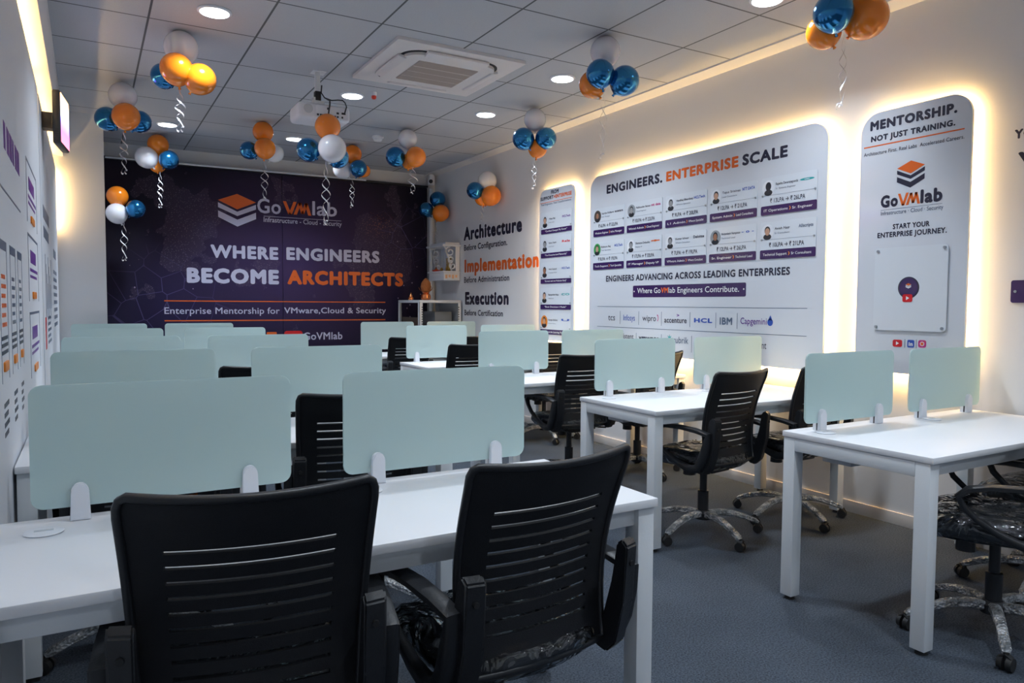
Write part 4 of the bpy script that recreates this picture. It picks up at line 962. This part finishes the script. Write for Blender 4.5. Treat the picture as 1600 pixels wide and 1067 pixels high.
bm = NB(); lathe(bm, [(.02, .095), (.055, .12), (.068, .165), (.060, .215), (.035, .255), (.008, .28)], n=24); obj('coconut', bm, 'coconut', t)
bm = NB()
for k in range(5):
    a = 2*PI*k/5; c, s = math.cos(a), math.sin(a); sweep(bm, [(.035*c, .035*s, .10), (.075*c, .075*s, .13), (.095*c, .095*s, .165)], [(.012, .002), (.018, .002), (.003, .001)], n=6, side=(-s, c, 0))
obj('leaf', bm, 'coconut', t)
t = thing('oil_lamp', 'small orange pot with a pointed lid at the left end of the corner rack', 'lamp', (3.625, 8.85, rz))
bm = NB(); lathe(bm, [(.025, .001), (.036, .012), (.034, .035), (.02, .045)], n=20); obj('bowl', bm, 'copper', t)
bm = NB(); lathe(bm, [(.022, .044), (.018, .06), (.006, .08), (.004, .095)], n=16); obj('lid', bm, 'copper', t)
# wall shrine, open towards the room
sx0, sx1, sy0, sy1 = 3.93, 4.155, 8.50, 8.96
sbz = 1.60; sb = Vector((4.05, 8.73, sbz)); t = thing('wall_shrine', 'small white carved shrine with scrolled sides on the right wall above the corner rack', 'shrine', sb)
bm = NB(); box(bm, (sx0, sy0, 1.60), (sx1, sy1, 1.70), .006); box(bm, (sx0-.02, sy0-.02, 1.70), (sx1, sy1+.02, 1.72), .004); obj('base_box', bm, 'clamp', t, sb)
bm = NB()
for k in range(4): box(bm, (sx0+.02+.046*k, sy0-.002, 1.625+.012*(k % 2)), (sx0+.05+.046*k, sy0+.001, 1.672), .0)
obj('base_motif', bm, 'peach', t, sb)
bm = NB(); box(bm, (sx1-.012, sy0+.01, 1.72), (sx1, sy1-.01, 2.03)); obj('back_board', bm, 'clamp', t, sb)
bm = NB(); box(bm, (sx0-.03, sy0-.03, 2.03), (sx1, sy1+.03, 2.055), .004); box(bm, (sx0+.02, sy0, 2.055), (sx1, sy1, 2.085), .004)
obj('roof', bm, 'clamp', t, sb)
for ya in (sy0, sy1-.012):
    bm = NB(); F = Face((0, ya, 0), (1, 0, 0), (0, 0, 1))
    ins = [(sx1-.012, 1.72), (sx1-.012, 2.03), (sx1-.06, 2.03), (sx1-.06, 1.72)]; plate(bm, F, ins, -.012, 0)
    def scroll(cx, cz, r, a0, turns, sgn=1):
        pts = []
        for k in range(25):
            q = k/24; a = a0 + sgn*2*PI*turns*q; rr = r*(1-.75*q); pts.append((cx+rr*math.cos(a), ya+.006, cz+rr*math.sin(a)))
        sweep(bm, pts, (.006, .010), n=6, side=(0, 1, 0))
    scroll(sx1-.135, 1.965, .065, PI/2, 1.3); scroll(sx1-.12, 1.865, .045, -PI/2, 1.2, -1); scroll(sx1-.10, 1.785, .050, PI/2, 1.3)
    sweep(bm, [(sx0+.01, ya+.006, 2.03), (sx0+.03, ya+.006, 2.005), (sx0+.04, ya+.006, 1.95), (sx0+.07, ya+.006, 1.88), (sx0+.09, ya+.006, 1.82), (sx0+.11, ya+.006, 1.72)], (.006, .011), n=6, side=(0, 1, 0))
    obj('scroll_side', bm, 'clamp', t, sb)
bm = NB(); box(bm, (4.10, 8.66, 1.7215), (4.115, 8.80, 1.90), .004); tag(obj('framed_picture', bm, 'gold'), 'small gilt picture leaning inside the wall shrine', 'picture')
for k, (x, y, h) in enumerate(((4.04, 8.58, .10), (4.05, 8.66, .07), (4.0, 8.72, .05))):
    bm = NB(); lathe(bm, [(.020, .0), (.028, .006), (.014, .02), (.020, h*.5), (.016, h*.7), (.012, h*.8), (.010, h*.95), (.002, h)], (x, y, 1.7205), 14)
    tag(obj('brass_figurine', bm, 'brass'), ['tallest brass figurine in the wall shrine, nearest the scrolled side', 'middle brass figurine in the wall shrine', 'shortest brass figurine in the wall shrine beside the picture'][k], 'figurine', 'brass figurines in the shrine')
t = thing('offering_bowl', 'small red offering bowl on the open edge of the wall shrine', 'bowl', (3.99, 8.87, 1.7205))
bm = NB(); lathe(bm, [(.03, 0), (.05, .012), (.055, .022), (.045, .022)], n=20); obj('bowl', bm, 'redp', t)
bm = NB(); lathe(bm, [(.02, .018), (.022, .03), (.010, .05), (.003, .065)], n=14); obj('flame_cone', bm, 'copper', t)
